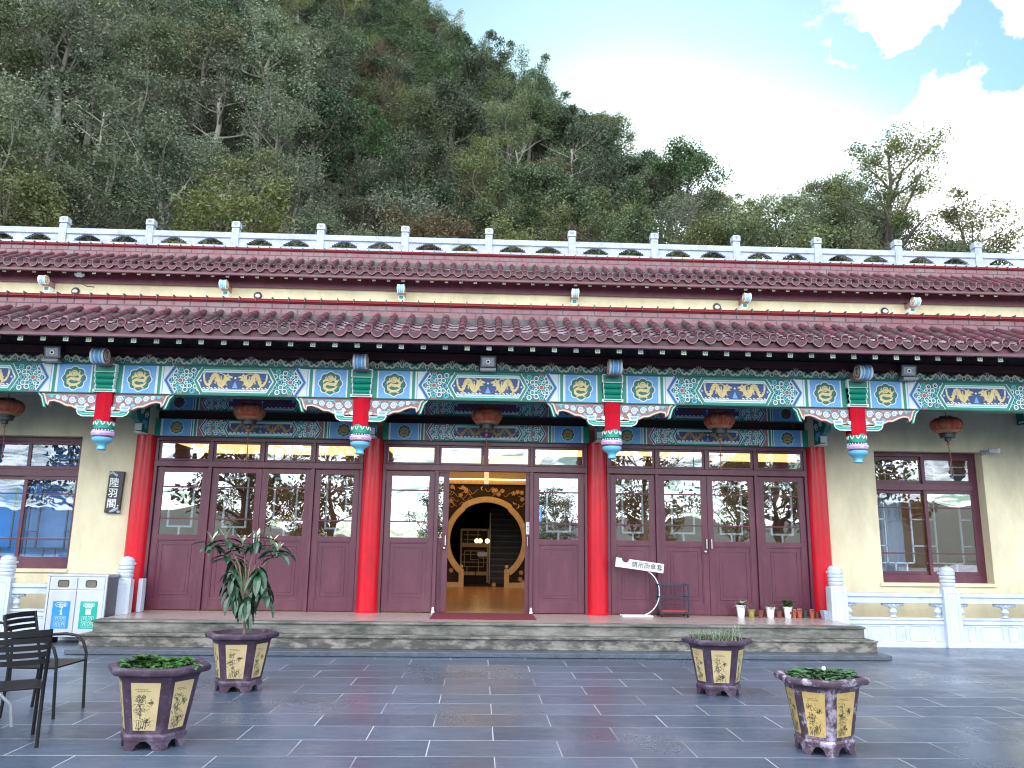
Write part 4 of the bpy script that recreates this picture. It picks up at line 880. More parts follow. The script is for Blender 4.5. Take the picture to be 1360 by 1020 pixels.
# door sticker and notices, card reader
def flat(nm, lb, cat, x0, x1, z0, z1, y, m, marks=()):
    mb = MB(); mb.box(x0, x1, y, y+.004, z0, z1, m)
    for (a, b, c_, d, mm) in marks: mb.box(x0+a, x0+b, y-.001, y, z0+c_, z0+d, mm)
    return tag(mb.build(nm, org=((x0+x1)/2, y, (z0+z1)/2)), lb, cat)
flat('notice', 'pale blue paper notice behind the top pane left of the open doorway', 'notice', -1.5, -.93, 2.46, 2.68, YC+.012, 'paper_blue', [(.3, .52, .13, .137, 'ink_dark'), (.37, .45, .08, .095, 'ink_dark'), (.28, .54, .05, .058, 'ink_dark')])
flat('sticker', 'small blue sticker on the door glass right of the open doorway', 'sticker', .93, 1.05, 1.94, 2.2, YC-.004, 'sticker_blue', [(.03, .09, .16, .2, 'art_white'), (.03, .05, .04, .1, 'art_white'), (.065, .09, .04, .09, 'art_white')])
flat('card_reader', 'white card reader on the sliding door edge right of the doorway', 'card reader', .79, .85, 1.72, 1.93, YC+.035, 'white_plastic', [(.02, .04, .12, .14, 'ink_dark'), (.02, .04, .06, .07, 'ink_dark')])
for x, lb in ((-.76, 'white door stop at the left foot of the open doorway'), (.875, 'white door stop at the right foot of the open doorway')):
    o = MB(); o.lathe([(.03, 0), (.03, .03), (.018, .05), (.022, .08), (.012, .1)], (x, YC-.1, ZP+.002), 'white_plastic', 14); tag(o.build('door_stop', org=(x, YC-.1, ZP), smooth=True), lb, 'door stop', 'door stops')

# umbrella bag stand: white board on a curved wire
o = thing('umbrella_sign', 'white tilted umbrella-cover sign on a curved white wire stand beside the red column', 'sign stand', (2.62, 13.4, ZP))
mb = MB(); T = Matrix.Translation((2.68, 13.4, 1.235)) @ Matrix.Rotation(math.radians(7.2), 4, 'Y')
nb = 10; brd = [(-.405, .075), (-.405, -.075), (.405, -.075), (.405, .075), (-.175, .075)]+[(-.245+.065*math.cos(PI*i/nb+0)*1, .075-.065*math.sin(PI*i/nb)*1.0) for i in range(0, nb+1)]
mb.prism(brd, -.012, .012, 'white_plastic', T)
mb.build('board', o)
mb = MB(); text_mb(mb, '請用雨傘套', -.14, -.0135, -.035, .105, 'ink_dark', T=T); mb.build('lettering', o)
mb = MB(); mb.tube([(2.78, 13.42, 1.16)]+[(2.68+.33*math.sin(a), 13.42, .8-.0+.375*math.cos(a)) for a in [math.radians(22+8*i) for i in range(19)]], .009, 'white_plastic', 8); mb.build('curved_stem', o, smooth=True)
mb = MB(); mb.box(2.36, 2.87, 13.28, 13.54, ZP, ZP+.022, 'white_plastic'); mb.build('base_plate', o, bevel=.004)
# navy rack on castors with a red tray
o = thing('umbrella_rack', 'low navy metal rack with red bottom tray on castors by the maroon doors', 'rack', (3.22, 13.4, ZP))
mb = MB(); x0, x1, y0, y1, z0, z1 = 2.99, 3.46, 13.26, 13.56, ZP+.06, ZP+.53; r = .011
for x in (x0, x1):
    for y in (y0, y1): mb.box(x-r, x+r, y-r, y+r, z0, z1, 'rack_navy')
for z in (z1-.012, z0+.26, z0+.012):
    for y in (y0, y1): mb.box(x0+r, x1-r, y-.009, y+.009, z-.009, z+.009, 'rack_navy')
    for x in (x0, x1): mb.box(x-.009, x+.009, y0+r, y1-r, z-.0095, z+.0095, 'rack_navy')
for q in (.33, .66): mb.box(x0+q*(x1-x0)-.005, x0+q*(x1-x0)+.005, y1-.02, y1-.012, z0, z1-.02, 'rack_navy')
mb.build('frame', o, bevel=.002)
mb = MB(); mb.box(x0+.015, x1-.015, y0+.015, y1-.015, z0+.025, z0+.05, 'tray_red'); mb.build('tray', o, bevel=.004)
for x in (x0+.02, x1-.02):
    for y in (y0+.02, y1-.02):
        mb = MB(); mb.tube([(x-.012, y, ZP+.027), (x+.012, y, ZP+.027)], .026, 'black_metal', 14); mb.box(x-.006, x+.006, y-.006, y+.006, ZP+.045, z0+.002, 'metal_grey'); mb.build('castor', o)

# ---- little pots in a row
def leafblade(mb, p, d, L_, w, droop, m, n=5, fold=.3, tip=1):
    """one leaf from p going in direction d (unit), bending down"""
    p = Vector(p); d = Vector(d).normalized(); side = d.cross(Vector((0, 0, 1)))
    side = side.normalized() if side.length > .01 else Vector((1, 0, 0))
    V = []; q = p.copy(); dd = d.copy()
    for i in range(n+1):
        t = i/n; ww = w*math.sin(PI*min(1, .12+t*.88))**.7*.5; up = side.cross(dd).normalized()
        V += [q-side*ww+up*ww*fold, q, q+side*ww+up*ww*fold]
        dd = (dd+Vector((0, 0, -droop/n))).normalized(); q = q+dd*(L_/n)
    fs = []
    for i in range(n):
        a = i*3; fs += [(a, a+1, a+4, a+3), (a+1, a+2, a+5, a+4)]
    mb.add(V, fs, m)
pots = [(4.44, 'white', .075, .2, 'white_plastic', 'frilly'), (4.62, 'olive', .06, .13, 'pot_olive', 'none'), (4.77, 'brown', .05, .12, 'pot_brown', 'tiny'), (4.94, 'white', .075, .17, 'white_plastic', 'spider'), (5.08, 'brown', .045, .11, 'pot_brown', 'tiny'), (5.23, 'white', .07, .18, 'white_plastic', 'bush'),
        (5.34, 'terracotta', .042, .11, 'terracotta', 'buds'), (5.43, 'terracotta', .046, .12, 'terracotta', 'buds'), (5.53, 'green', .045, .12, 'pot_darkgreen', 'tiny'), (5.64, 'terracotta', .046, .11, 'terracotta', 'buds'), (5.73, 'brown', .04, .1, 'pot_brown', 'tiny')]
plab = ['white pot with a frilly pale plant, leftmost of the row on the porch', 'olive speckled pot between the frilly white pot and a small brown pot', 'small brown pot just left of the white spider-leaved pot', 'white pot with long spreading pale leaves in the middle of the row', 'small brown pot between the two taller white pots', 'white pot with a black patch and a bushy green plant', 'first terracotta pot right of the white pot with a black patch', 'second terracotta pot, left of the dark green pot', 'dark green little pot between terracotta pots', 'terracotta pot with pale buds right of the dark green pot', 'tiny brown pot at the right end next to the red column']
R4 = random.Random(11)
for i, (x, cn, r, h, m, pl) in enumerate(pots):
    y = 13.42+R4.uniform(-.02, .02); x -= .07; z = ZP+.0
    o = thing('potted_plant', plab[i], 'potted plant', (x, y, z), group='small potted plants in a row on the porch')
    mb = MB(); mb.lathe([(r*.7, 0), (r*.95, h*.85), (r*1.08, h*.86), (r*1.1, h), (r*.98, h), (r*.93, h*.9)], (x, y, z), m, 20); 
    if pl == 'bush': mb.poly([(x+.0, z+.06), (x+.05, z+.08), (x+.055, z+.13), (x+.03, z+.1), (x+.01, z+.1)], y-r*1.0-.006, 'ink_dark')
    mb.build('pot', o, smooth=True)
    mb = MB(); zt = z+h*.9
    if pl in ('tiny', 'none', 'buds'): mb.lathe([(r*.9, 0), (r*.6, .012)], (x, y, zt), 'soil', 12)
    if pl in ('tiny', 'buds'):
        for k in range(12): a = R4.uniform(0, 2*PI); leafblade(mb, (x, y, zt), (math.cos(a), math.sin(a), .9), R4.uniform(.03, .06), .02, 1, 'glossy_leaf_mix' if pl == 'tiny' else 'leaf_pale', 3)
        if pl == 'buds':
            for k in range(7): a = R4.uniform(0, 2*PI); mb.sphere((x+r*.6*math.cos(a), y+r*.6*math.sin(a), zt+.03), .014, 'lantern_pale', 6, 4)
    if pl == 'frilly':
        for k in range(60): a = R4.uniform(0, 2*PI); leafblade(mb, (x, y, zt), (math.cos(a), math.sin(a), R4.uniform(.3, 2)), R4.uniform(.09, .17), .045, 1.0, R4.choice(['leaf_pale', 'glossy_leaf_mix', 'art_lilac' if k % 6 == 0 else 'leaf_pale']), 3)
    if pl == 'spider':
        for k in range(16): a = R4.uniform(0, 2*PI); leafblade(mb, (x, y, zt), (math.cos(a), math.sin(a), R4.uniform(.15, .8)), R4.uniform(.1, .18), .03, .6, 'leaf_pale' if k % 2 else 'glossy_leaf_mix', 4)
    if pl == 'bush':
        for k in range(110): a = R4.uniform(0, 2*PI); rr = R4.uniform(0, .05); leafblade(mb, (x+rr*math.cos(a), y+rr*math.sin(a), zt+R4.uniform(0, .1)), (math.cos(a), math.sin(a), R4.uniform(.2, 2)), R4.uniform(.05, .09), .035, 1.2, 'leaf_low', 3)
    if mb.v: mb.build('foliage', o)
o = thing('square_pot', 'empty pale grey square pot at the foot of the rightmost red column', 'flower pot', (5.76, 13.2, ZP))
mb = MB(); mb.add([(5.66, 13.12, ZP), (5.77, 13.12, ZP), (5.77, 13.24, ZP), (5.66, 13.24, ZP), (5.64, 13.1, ZP+.14), (5.79, 13.1, ZP+.14), (5.79, 13.26, ZP+.14), (5.64, 13.26, ZP+.14)], [(0, 3, 2, 1), (0, 1, 5, 4), (1, 2, 6, 5), (2, 3, 7, 6), (3, 0, 4, 7)], 'stone_white'); mb.build('pot', o)
mb = MB(); mb.box(5.655, 5.775, 13.115, 13.245, ZP+.11, ZP+.12, 'soil'); mb.build('soil', o)

# ---- ground balustrades along the wings
def balustrade(name, label, posts, y, x_end):
    o = thing(name, label, 'balustrade', (posts[0], y, 0)); m = 'paint_white'
    for x in posts:
        mb = MB(); w = .135
        mb.box(x-w, x+w, y-w, y-.0, 0, .93, m); mb.box(x-w-.008, x+w+.008, y-w-.008, y+.0, 0, .05, m)
        for (a, b, c_, d) in ((-.085, .085, .86, .872), (-.085, .085, .1, .112), (-.085, -.073, .112, .86), (.073, .085, .112, .86)): mb.box(x+a, x+b, y-w-.006, y-w, c_, d, m)
        c_ = (x, y, 0)
        c_ = (x, y-.03, 0); mb.lathe([(.115, .93), (.1, .95), (.112, .975), (.118, 1.0), (.105, 1.02), (.118, 1.035), (.12, 1.06), (.107, 1.075), (.12, 1.09), (.122, 1.12), (.108, 1.135), (.12, 1.15), (.12, 1.19), (.11, 1.2), (.112, 1.225), (.1, 1.25), (.07, 1.27), (.02, 1.285)], c_, m, 24, lobes=0)
        for k in range(10):
            a = 2*PI*k/10; mb.sphere((x+.115*math.cos(a), y+.115*math.sin(a), 1.17), .018, m, 6, 4)
        mb.build('post', o, bevel=.004)
    xs = sorted(posts+[x_end])
    for a, b in zip(xs[:-1], xs[1:]):
        if b-a < .5: continue
        xa, xb = a+.135, b-.135
        if b == x_end: xb = b
        if a == x_end: xa = a
        mb = MB(); mb.box(xa, xb, y-.085, y+.085, .79, .85, m); mb.box(xa, xb, y-.062, y+.062, .745, .79, m); mb.box(xa, xb, y-.075, y+.075, .69, .745, m); mb.build('handrail', o, bevel=.006)
        mb = MB(); mb.box(xa, xb, y-.05, y+.05, 0, .43, m); mb.box(xa, xb, y-.07, y+.07, .43, .46, m); mb.box(xa, xb, y-.07, y-.05, .36, .385, m); mb.box(xa, xb, y-.075, y-.05, 0, .06, m)
        n = 4; seg = [(.02, .09), (.11, .36), (.42, .52), (.56, .83), (.88, .98)]
        for (p, q) in ((.08, .16), (.21, .44), (.5, .6), (.64, .86), (.9, .97)):
            X0, X1 = xa+p*(xb-xa), xa+q*(xb-xa); R_ = .03; ol = []
            for cx_, cz_, a_ in ((X1-R_, .33-R_, 0), (X0+R_, .33-R_, 90), (X0+R_, .1+R_, 180), (X1-R_, .1+R_, 270)):
                for t in (0, 30, 60, 90): ol.append((cx_+R_*math.cos(math.radians(a_+t)), y-.053, cz_+R_*math.sin(math.radians(a_+t))))
            mb.tube(ol+[ol[0]], .007, m, 5)
        mb.build('lower_panel', o)
        for q in ((.0, .5, 1) if xb-xa > 1.2 else (.0, 1)):
            x = xa+q*(xb-xa)
            v = MB(); lo = -1 if q > 0 else 0; hi = 1 if q < 1 else 0
            if q == .5 or True:
                v.lathe([(.03, .46), (.055, .47), (.03, .495), (.045, .52), (.062, .55), (.05, .585), (.03, .61), (.035, .63)], (x if q == .5 else x-.06*(1 if q == 1 else -1), y, 0), m, 16)
                for dx, dz, rr in ((0, .655, .05), (.07, .66, .042), (-.07, .66, .042), (.12, .665, .035), (-.12, .665, .035), (.165, .665, .028), (-.165, .665, .028), (.04, .63, .03), (-.04, .63, .03)):
                    if dx*1 < -.001 and q == 0 or dx > .001 and q == 1: continue
                    v.sphere((x+dx, y, dz), rr, m, 10, 6, (1, 1.1, .9))
                v.box(max(xa, x-.17), min(xb, x+.17), y-.03, y+.03, .665, .69, m)
            v.build('cloud_vase', o, smooth=True)
    return o
balustrade('stone_balustrade', 'white carved balustrade right of the steps, below the right-hand window', [5.86, 7.74, 9.62], 13.12, 11.5)
balustrade('stone_balustrade', 'white carved balustrade left of the steps, partly behind the recycling bin', [-5.62, -7.47, -9.32], 13.12, -11.2)
for x, lb in ((5.86, 'low white end slab between the right column and balustrade post'), (-5.45, 'low white end slab between the left column and balustrade post')):
    mb = MB(); mb.box(x-.035, x+.035, 13.27, 13.42, ZP, .93, 'paint_white'); tag(mb.build('end_slab', org=(x, 13.2, ZP), bevel=.01), lb, 'stone slab', 'end slabs of the balustrades')

# ---- balustrade up on the roof terrace
o = thing('roof_balustrade', 'long white stone balustrade along the top terrace in front of the forest', 'balustrade', (0, 17.9, 8.1))
SR = 1.8926*17.9/16.9; XR = -9.4008*17.9/16.9; zz = lambda z: 1.6+(z-1.6)*17.9/16.9; ZR, ZT = zz(8.3088), zz(8.5686)
m = 'stone_white'
for k in range(-2, 14):
    x = XR+k*SR
    if abs(x) > 13.5: continue
    mb = MB(); w = .085; y = 17.9
    mb.box(x-w, x+w, y-w, y+w, 8.12, ZT-.17, m)
    for (a, b, c_, d) in ((-.05, -.042, 8.4, ZT-.26), (.042, .05, 8.4, ZT-.26)): mb.box(x+a, x+b, y-w-.005, y-w, c_, d, m)
    mb.tube([(x-.046, y-w-.003, ZT-.26), (x-.03, y-w-.003, ZT-.22), (x, y-w-.003, ZT-.205), (x+.03, y-w-.003, ZT-.22), (x+.046, y-w-.003, ZT-.26)], .005, m, 5)
    mb.box(x-w+.012, x+w-.012, y-w+.012, y+w-.012, ZT-.17, ZT-.15, m)
    mb.box(x-w-.012, x+w+.012, y-w-.012, y+w+.012, ZT-.15, ZT-.02, m); mb.box(x-w+.01, x+w-.01, y-w+.01, y+w-.01, ZT-.02, ZT+.005, m)
    mb.ring(x, ZT-.085, .042, .012, y-w-.014, 'concrete', 14, a0=0, a1=PI); mb.disc(x, ZT-.085, .018, y-w-.014, 'concrete', 8)
    mb.build('post', o, bevel=.008)
    # span to the next post
    xa, xb = x+w, x+SR-w; zt = ZR; H1 = .135
    r = MB(); r.box(xa, xb, y-.07, y+.07, zt-H1, zt, m); r.box(xa, xb, y-.058, y+.058, zt-H1-.012, zt-H1, m); r.build('handrail', o, bevel=.01)
    p = MB(); zl = zt-H1-.012; L_ = xb-xa
    def bl(a, b, zb, zt2): p.box(xa+a, xb-(L_-b), y-.045, y+.045, zb, zt2, m)
    # fretted corbels between rail and ledge leave cloud shaped openings
    zb = 8.12
    p.box(xa, xb, y-.06, y+.06, zb, zl-.17, m)
    for (a, b) in ((0, .07), (.46, .54), (.93, 1)):
        p.box(xa+a*L_, xa+b*L_, y-.045, y+.045, zl-.24, zl, m)
        for sg, e, ok in ((1, b, b < 1), (-1, a, a > 0)):
            if ok:
                X = xa+e*L_
                for dd, t0, t1 in ((.06, .0, .15), (.11, .0, .1), (.16, .0, .07), (.21, .0, .045), (.26, .0, .02), (.03, .15, .19)):
                    p.box(min(X, X+sg*dd), max(X, X+sg*dd), y-.044+.02*dd, y+.044-.02*dd, zl-t1, zl-t0, m)
    p.build('fretwork', o)

# ---- recycling bin
o = thing('recycling_bin', 'steel double recycling bin with blue and green stickers left of the steps', 'bin', (-6.1, 12.8, 0))
X0, X1, Y0, Y1 = -6.56, -5.67, 12.6, 12.98
mb = MB(); mb.box(X0, X1, Y0+.012, Y1, .1, .99, 'steel'); mb.box(X0-.015, X1+.015, Y0-.012, Y1+.01, .99, 1.015, 'steel')
mb.box(X0, X0+.03, Y0-.006, Y0+.012, .1, .99, 'steel'); mb.box(X1-.03, X1, Y0-.006, Y0+.012, .1, .99, 'steel'); mb.box(X1, X1+.003, Y0+.03, Y1-.02, .12, .97, 'steel_dark')
for a in (X0+.04, X1-.08): mb.box(a, a+.04, Y0+.04, Y1-.04, .0, .1, 'black_metal')
mb.build('body', o, bevel=.006)
for k, (xa, xb, st_, t1, t2) in enumerate(((X0+.035, (X0+X1)/2-.005, 'bin_blue', '一般垃圾', 'Trash'), ((X0+X1)/2+.005, X1-.035, 'bin_green', '資源回收', 'Recycling'))):
    mb = MB(); mb.box(xa, xb, Y0, Y0+.012, .12, .78, 'steel'); mb.box(xa, xb, Y0-.004, Y0+.012, .79, .97, 'steel'); d = mb.build('door', o, bevel=.004)
    xc = (xa+xb)/2
    h = MB(); ol = []
    for cx_, cz_, a_ in ((xc+.055, .905, 0), (xc-.055, .905, 90), (xc-.055, .855, 180), (xc+.055, .855, 270)):
        for t in (0, 30, 60, 90): ol.append((cx_+.025*math.cos(math.radians(a_+t)), cz_+.025*math.sin(math.radians(a_+t))))
    h.poly(ol, Y0-.0055, 'hole_dark'); h.tube([(p_, Y0-.006, q_) for p_, q_ in ol+[ol[0]]], .005, 'black_metal', 5); h.build('slot', o)
    sx = xc-.125 if k == 0 else xc-.13
    s = MB(); s.box(sx, sx+.26, Y0-.002, Y0-.0005, .22, .62, st_)
    s.tube([(sx+.06, Y0-.003, .545), (sx+.04, Y0-.003, .57), (sx+.06, Y0-.003, .595), (sx+.2, Y0-.003, .595), (sx+.22, Y0-.003, .57), (sx+.2, Y0-.003, .545), (sx+.06, Y0-.003, .545)], .003, 'ink_white', 4)
    text_mb(s, t1, sx+.062, Y0-.003, .557, .034, 'ink_white'); text_mb(s, t2, sx+(.095 if k == 0 else .078), Y0-.003, .522, .028, 'ink_white')
    if k == 0:
        s.disc(sx+.14, .505, .009, Y0-.003, 'ink_white', 8); s.stroke([(sx+.14, .49), (sx+.135, .46), (sx+.15, .42)], .014, Y0-.003, 'ink_white'); s.stroke([(sx+.135, .46), (sx+.125, .42)], .01, Y0-.003, 'ink_white'); s.stroke([(sx+.14, .485), (sx+.11, .475)], .008, Y0-.003, 'ink_white')
    else:
        s.rect(sx+.09, sx+.17, .43, .51, Y0-.003, 'ink_white')
        for a in range(4): s.stroke([(sx+.13+.012*math.cos(a*PI/2+.8), .47+.012*math.sin(a*PI/2+.8)), (sx+.13+.036*math.cos(a*PI/2+.8), .47+.036*math.sin(a*PI/2+.8))], [.004, .014], Y0-.004, st_)
    for a in range(2):
        for b in range(2):
            px, pz = sx+.045+.095*a, .245+.085*b
            s.stroke([(px, pz), (px+.075, pz), (px+.075, pz+.07), (px, pz+.07)], .0035, Y0-.003, 'ink_white', closed=True); s.stroke([(px+.02, pz+.02), (px+.03, pz+.055), (px+.055, pz+.05), (px+.05, pz+.02)], .005, Y0-.003, 'ink_white')
    s.build('sticker', d)

# ---- big hexagonal planters
def planter(loc, rz, label, worn=False, plant=None, plabel=None, seed=1, sc=1.1):
    R5 = random.Random(seed); pm = 'pot_purple_worn' if worn else 'pot_purple'; pp = 'pot_panel_worn' if worn else 'pot_panel'
    o = thing('planter', label, 'planter', (loc[0], loc[1], 0), rz, 'tall purple hexagonal planters with ink-painted panels', build_at=False)
    base = [(-1, 0), (-.56, -.78), (.56, -.78), (1, 0), (.56, .78), (-.56, .78)]
    def ring_(s, z, rr=.0):
        pts = []
        for i in range(6):
            a, p, b = Vector(base[i-1]), Vector(base[i]), Vector(base[(i+1) % 6])
            for t in (.93, 1, 1.07):
                q = p+(a-p)*(.06) if t < 1 else (p+(b-p)*.06 if t > 1 else p*.975); pts.append((q.x*s, q.y*s, z))
        return pts
    prof = [(.225, .055), (.24, .058), (.243, .085), (.228, .1), (.232, .11), (.3, .44), (.312, .46), (.375, .475), (.385, .49), (.382, .51), (.365, .52), (.32, .518), (.31, .5), (.3, .46)]
    mb = MB(); n = 18; vs = []; fs = []
    for s, z in prof: vs += ring_(s, z)
    for k in range(len(prof)-1):
        for i in range(n): j = (i+1) % n; fs.append((k*n+i, k*n+j, (k+1)*n+j, (k+1)*n+i))
    fs.append(tuple(range(n))[::-1]); mb.add(vs, fs, pm)
    for i in range(6):      # bracket feet with arched gaps
        p = Vector(base[i])*.232; 
        for j in (i-1, (i+1) % 6):
            q = Vector(base[j])*.232; d = (q-p)
            pts = [(0, .06), (0, 0), (.2, 0), (.26, .012), (.3, .035), (.42, .055), (.42, .06)]
            a = [(p+d*t) for t, z in pts]
            mb.add([(v.x, v.y, z) for v, (t, z) in zip(a, pts)]+[(v.x*.88, v.y*.88, z) for v, (t, z) in zip(a, pts)], [tuple(range(7)), tuple(range(7, 14))[::-1]]+[(k_, k_+7, (k_+1) % 7+7, (k_+1) % 7) for k_ in range(7)], pm)
    mb.build('pot', o, smooth=True, bevel=0)
    for i in range(6):
        p0, p1 = Vector(base[i]), Vector(base[(i+1) % 6]); Zb, Zt = .125, .425
        sb, st_ = .232+.07*(Zb-.11)/.33, .232+.068*(Zt-.11)/.33
        # local frame on this face: u along the face, v up
        def P(u, v, e=.003, A=p0, B=p1):
            s = sb+(st_-sb)*v; nrm = ((A+B)/2).normalized(); q = A*s+(B-A)*s*u; q = q+nrm*e; return (q.x, q.y, Zb+(Zt-Zb)*v)
        m_ = MB(); a, b = (.2, .8)
        m_.add([P(a, 0), P(b, 0), P(b+.02, 1), P(a-.02, 1)], [(0, 1, 2, 3)], pp)
        m_.add([P(a, 0), P(b, 0), P(b+.02, 1), P(a-.02, 1)]+[P(a, 0, -.01), P(b, 0, -.01), P(b+.02, 1, -.01), P(a-.02, 1, -.01)], [(k_, k_+4, (k_+1) % 4+4, (k_+1) % 4) for k_ in range(4)], pp)
        def ink(pts, w):
            L = []; R_ = []
            for k_ in range(len(pts)):
                x0_, z0_ = pts[max(0, k_-1)]; x1_, z1_ = pts[min(len(pts)-1, k_+1)]; dx, dz = x1_-x0_, (z1_-z0_)*2.2; q = math.hypot(dx, dz) or 1; ww = w*(1-.7*k_/len(pts))
                L.append(P(a+(b-a)*(pts[k_][0]-dz/q*ww), pts[k_][1]+dx/q*ww/2.2, .0045)); R_.append(P(a+(b-a)*(pts[k_][0]+dz/q*ww), pts[k_][1]-dx/q*ww/2.2, .0045))
            nn2 = len(pts); m_.add(L+R_, [(k_, k_+nn2, k_+nn2+1, k_+1) for k_ in range(nn2-1)], 'ink_dark')
        for rr in range(2):
            for k_ in range(9): u = .12+.055*k_+(.0 if rr == 0 else .1); ink([(u, .86-.035*rr), (u+.03, .862-.035*rr)], .018)
        for k_ in range(170):
            cxu, czv, sp = R5.choice([(.28, .68, .12), (.3, .36, .17), (.36, .12, .22), (.7, .58, .07), (.28, .45, .12), (.6, .2, .1)])
            u, v = cxu+R5.gauss(0, sp*.95), czv+R5.gauss(0, sp*.42)
            if not (.05 < u < .92 and .04 < v < .9): continue
            an = R5.uniform(0, 2*PI); l_ = R5.uniform(.05, .16); ink([(u, v), (u+l_*.5*math.cos(an), v+l_*.25*math.sin(an)+.012), (u+l_*math.cos(an), v+l_*.4*math.sin(an)-.01)], R5.uniform(.005, .016))
        for k_ in range(5): u = .12+.1*k_; ink([(u, .03), (u+.05, .12+.03*math.sin(k_)), (u+.02, .2)], .016)
        ink([(.3, .25), (.33, .45), (.28, .7)], .01)
        m_.build('painted_panel', o)
    mb = MB(); mb.add([(x, y, .485) for x, y, z in ring_(.306, .485)], [tuple(range(18))], 'soil'); mb.build('soil', o)
    o.scale = (sc*.95, sc*.95, sc*1.05)
    # the plant is a thing of its own
    q = thing(plant[0], plabel, 'plant', (loc[0], loc[1], .485*sc*1.05), rz, build_at=False); q.scale = (sc, sc, sc); return q
def low_leaves(q, n, hmax, seed, m='leaf_low', sx=.29, sy=.21, big=1.0, xc=0):
    R6 = random.Random(seed); mb = MB()
    for k in range(n):
        a = R6.uniform(0, 2*PI); r = math.sqrt(R6.random()); x, y = xc+sx*r*math.cos(a), sy*r*math.sin(a); h = R6.uniform(.01, hmax)*(1-.5*r)
        mb.tube([(x*.9, y*.9, 0), (x, y, h)], .0025, 'leaf_low', 4, cap=False)
        for j in range(3):
            b = a+R6.uniform(-1.5, 1.5); leafblade(mb, (x, y, h), (math.cos(b), math.sin(b), R6.uniform(.1, .9)), R6.uniform(.04, .075)*big, R6.uniform(.03, .05)*big, R6.uniform(.3, 1.2), m, 3)
    mb.build('foliage', q)
q = planter((-2.53, 6.7), 0.0, 'purple planter with low green leaves, nearest the black chairs at the left', plant=('low_plant',), plabel='low round-leaved green plant in the front left planter', seed=2, sc=1.12); low_leaves(q, 120, .06, 3, big=1.1)
mbx = MB()
for k in range(16): a = rnd.uniform(0, 2*PI); leafblade(mbx, (-.12+rnd.uniform(-.04, .04), .02, .05), (math.cos(a), math.sin(a), 1.0), .09, .075, .9, 'leaf_low', 4)
mbx.build('tall_leaf_clump', q)
q = planter((2.78, 6.6), math.radians(27), 'worn purple planter scuffed white at its edges, front right', True, plant=('low_plant',), plabel='dense low plant with one white flower in the front right planter', seed=3, sc=1.06); low_leaves(q, 230, .07, 4, m='glossy_leaf_mix', big=1.0)
mbx = MB(); mbx.sphere((-.02, -.05, .085), .016, 'white_plastic', 8, 5); mbx.build('flower', q)
q = planter((2.64, 8.98), math.radians(-6), 'purple planter with feathery weeds at the foot of the steps, rear right', plant=('feathery_plant',), plabel='feathery pale green weed in the rear right planter', seed=4, sc=1.07)
mbx = MB(); R7 = random.Random(8)
for k in range(70):
    a = R7.uniform(0, 2*PI); r = math.sqrt(R7.random()); x, y = .27*r*math.cos(a), .19*r*math.sin(a); h = R7.uniform(.04, .12)+(.1 if x > .1 else 0)*R7.random(); tip = (x+R7.uniform(-.07, .07), y+R7.uniform(-.05, .05), h)
    mbx.tube([(x, y, 0), ((x+tip[0])/2, (y+tip[1])/2, h*.6), tip], .0022, 'leaf_pale', 4, cap=False)
    for j in range(12):
        t = j/12; b = R7.uniform(0, 2*PI); leafblade(mbx, (x+(tip[0]-x)*t, y+(tip[1]-y)*t, h*(.25+.75*t)), (math.cos(b), math.sin(b), .6), .035, .008, .5, 'glossy_leaf_mix', 2)
mbx.build('foliage', q)
q = planter((-2.56, 9.02), math.radians(4), 'purple planter holding the young loquat tree before the steps', plant=('loquat_tree',), plabel='young loquat tree with dark ribbed drooping leaves in the rear left planter', seed=5)
trunk = MB(); trunk.tube([(.02, 0, 0), (.015, .0, .12), (.03, 0, .25), (.0, 0, .38)], [.017, .015, .014, .012], 'stem', 8)
lv = MB(); R8 = random.Random(21)
tips = [(-.36, .0, .9), (-.22, -.05, .93), (-.07, .03, .88), (.08, -.04, .94), (.21, .05, .88), (.29, -.02, .82), (-.22, .05, .78), (-.14, -.04, .62), (-.12, .05, .74), (.12, -.05, .66), (.02, .05, .5), (.03, -.05, .38), (.17, .04, .48), (-.12, -.03, .5)]
for i, tp in enumerate(tips):
    b0 = (0, 0, .3) if i % 2 else (.01, 0, .38); mid = (tp[0]*.35, tp[1]*.45, b0[2]+(tp[2]-b0[2])*.6)
    trunk.tube([b0, mid, tp], [.011, .008, .006], 'stem', 6); up_ = i < 7
    for k in range(7 if up_ else 11):
        a = 2.4*k+R8.random(); up = R8.uniform(-.1, .35) if up_ else R8.uniform(-.9, .0)
        leafblade(lv, (tp[0], tp[1], tp[2]-.012*k), (math.cos(a), math.sin(a), up), R8.uniform(.17, .26), R8.uniform(.055, .08), R8.uniform(.4, 1.5) if up_ else R8.uniform(1.4, 2.6), 'leaf_loquat', 6, .35)
    if i < 6:
        for k in range(5): a = 2*PI*k/5+R8.random(); leafblade(lv, tp, (math.cos(a)*.6, math.sin(a)*.6, 1), R8.uniform(.09, .15), .034, .3, 'leaf_pale', 4, .3)
        lv.sphere((tp[0], tp[1], tp[2]+.02), .014, 'leaf_pale', 6, 4)
trunk.build('trunk', q, smooth=True); lv.build('crown', q)

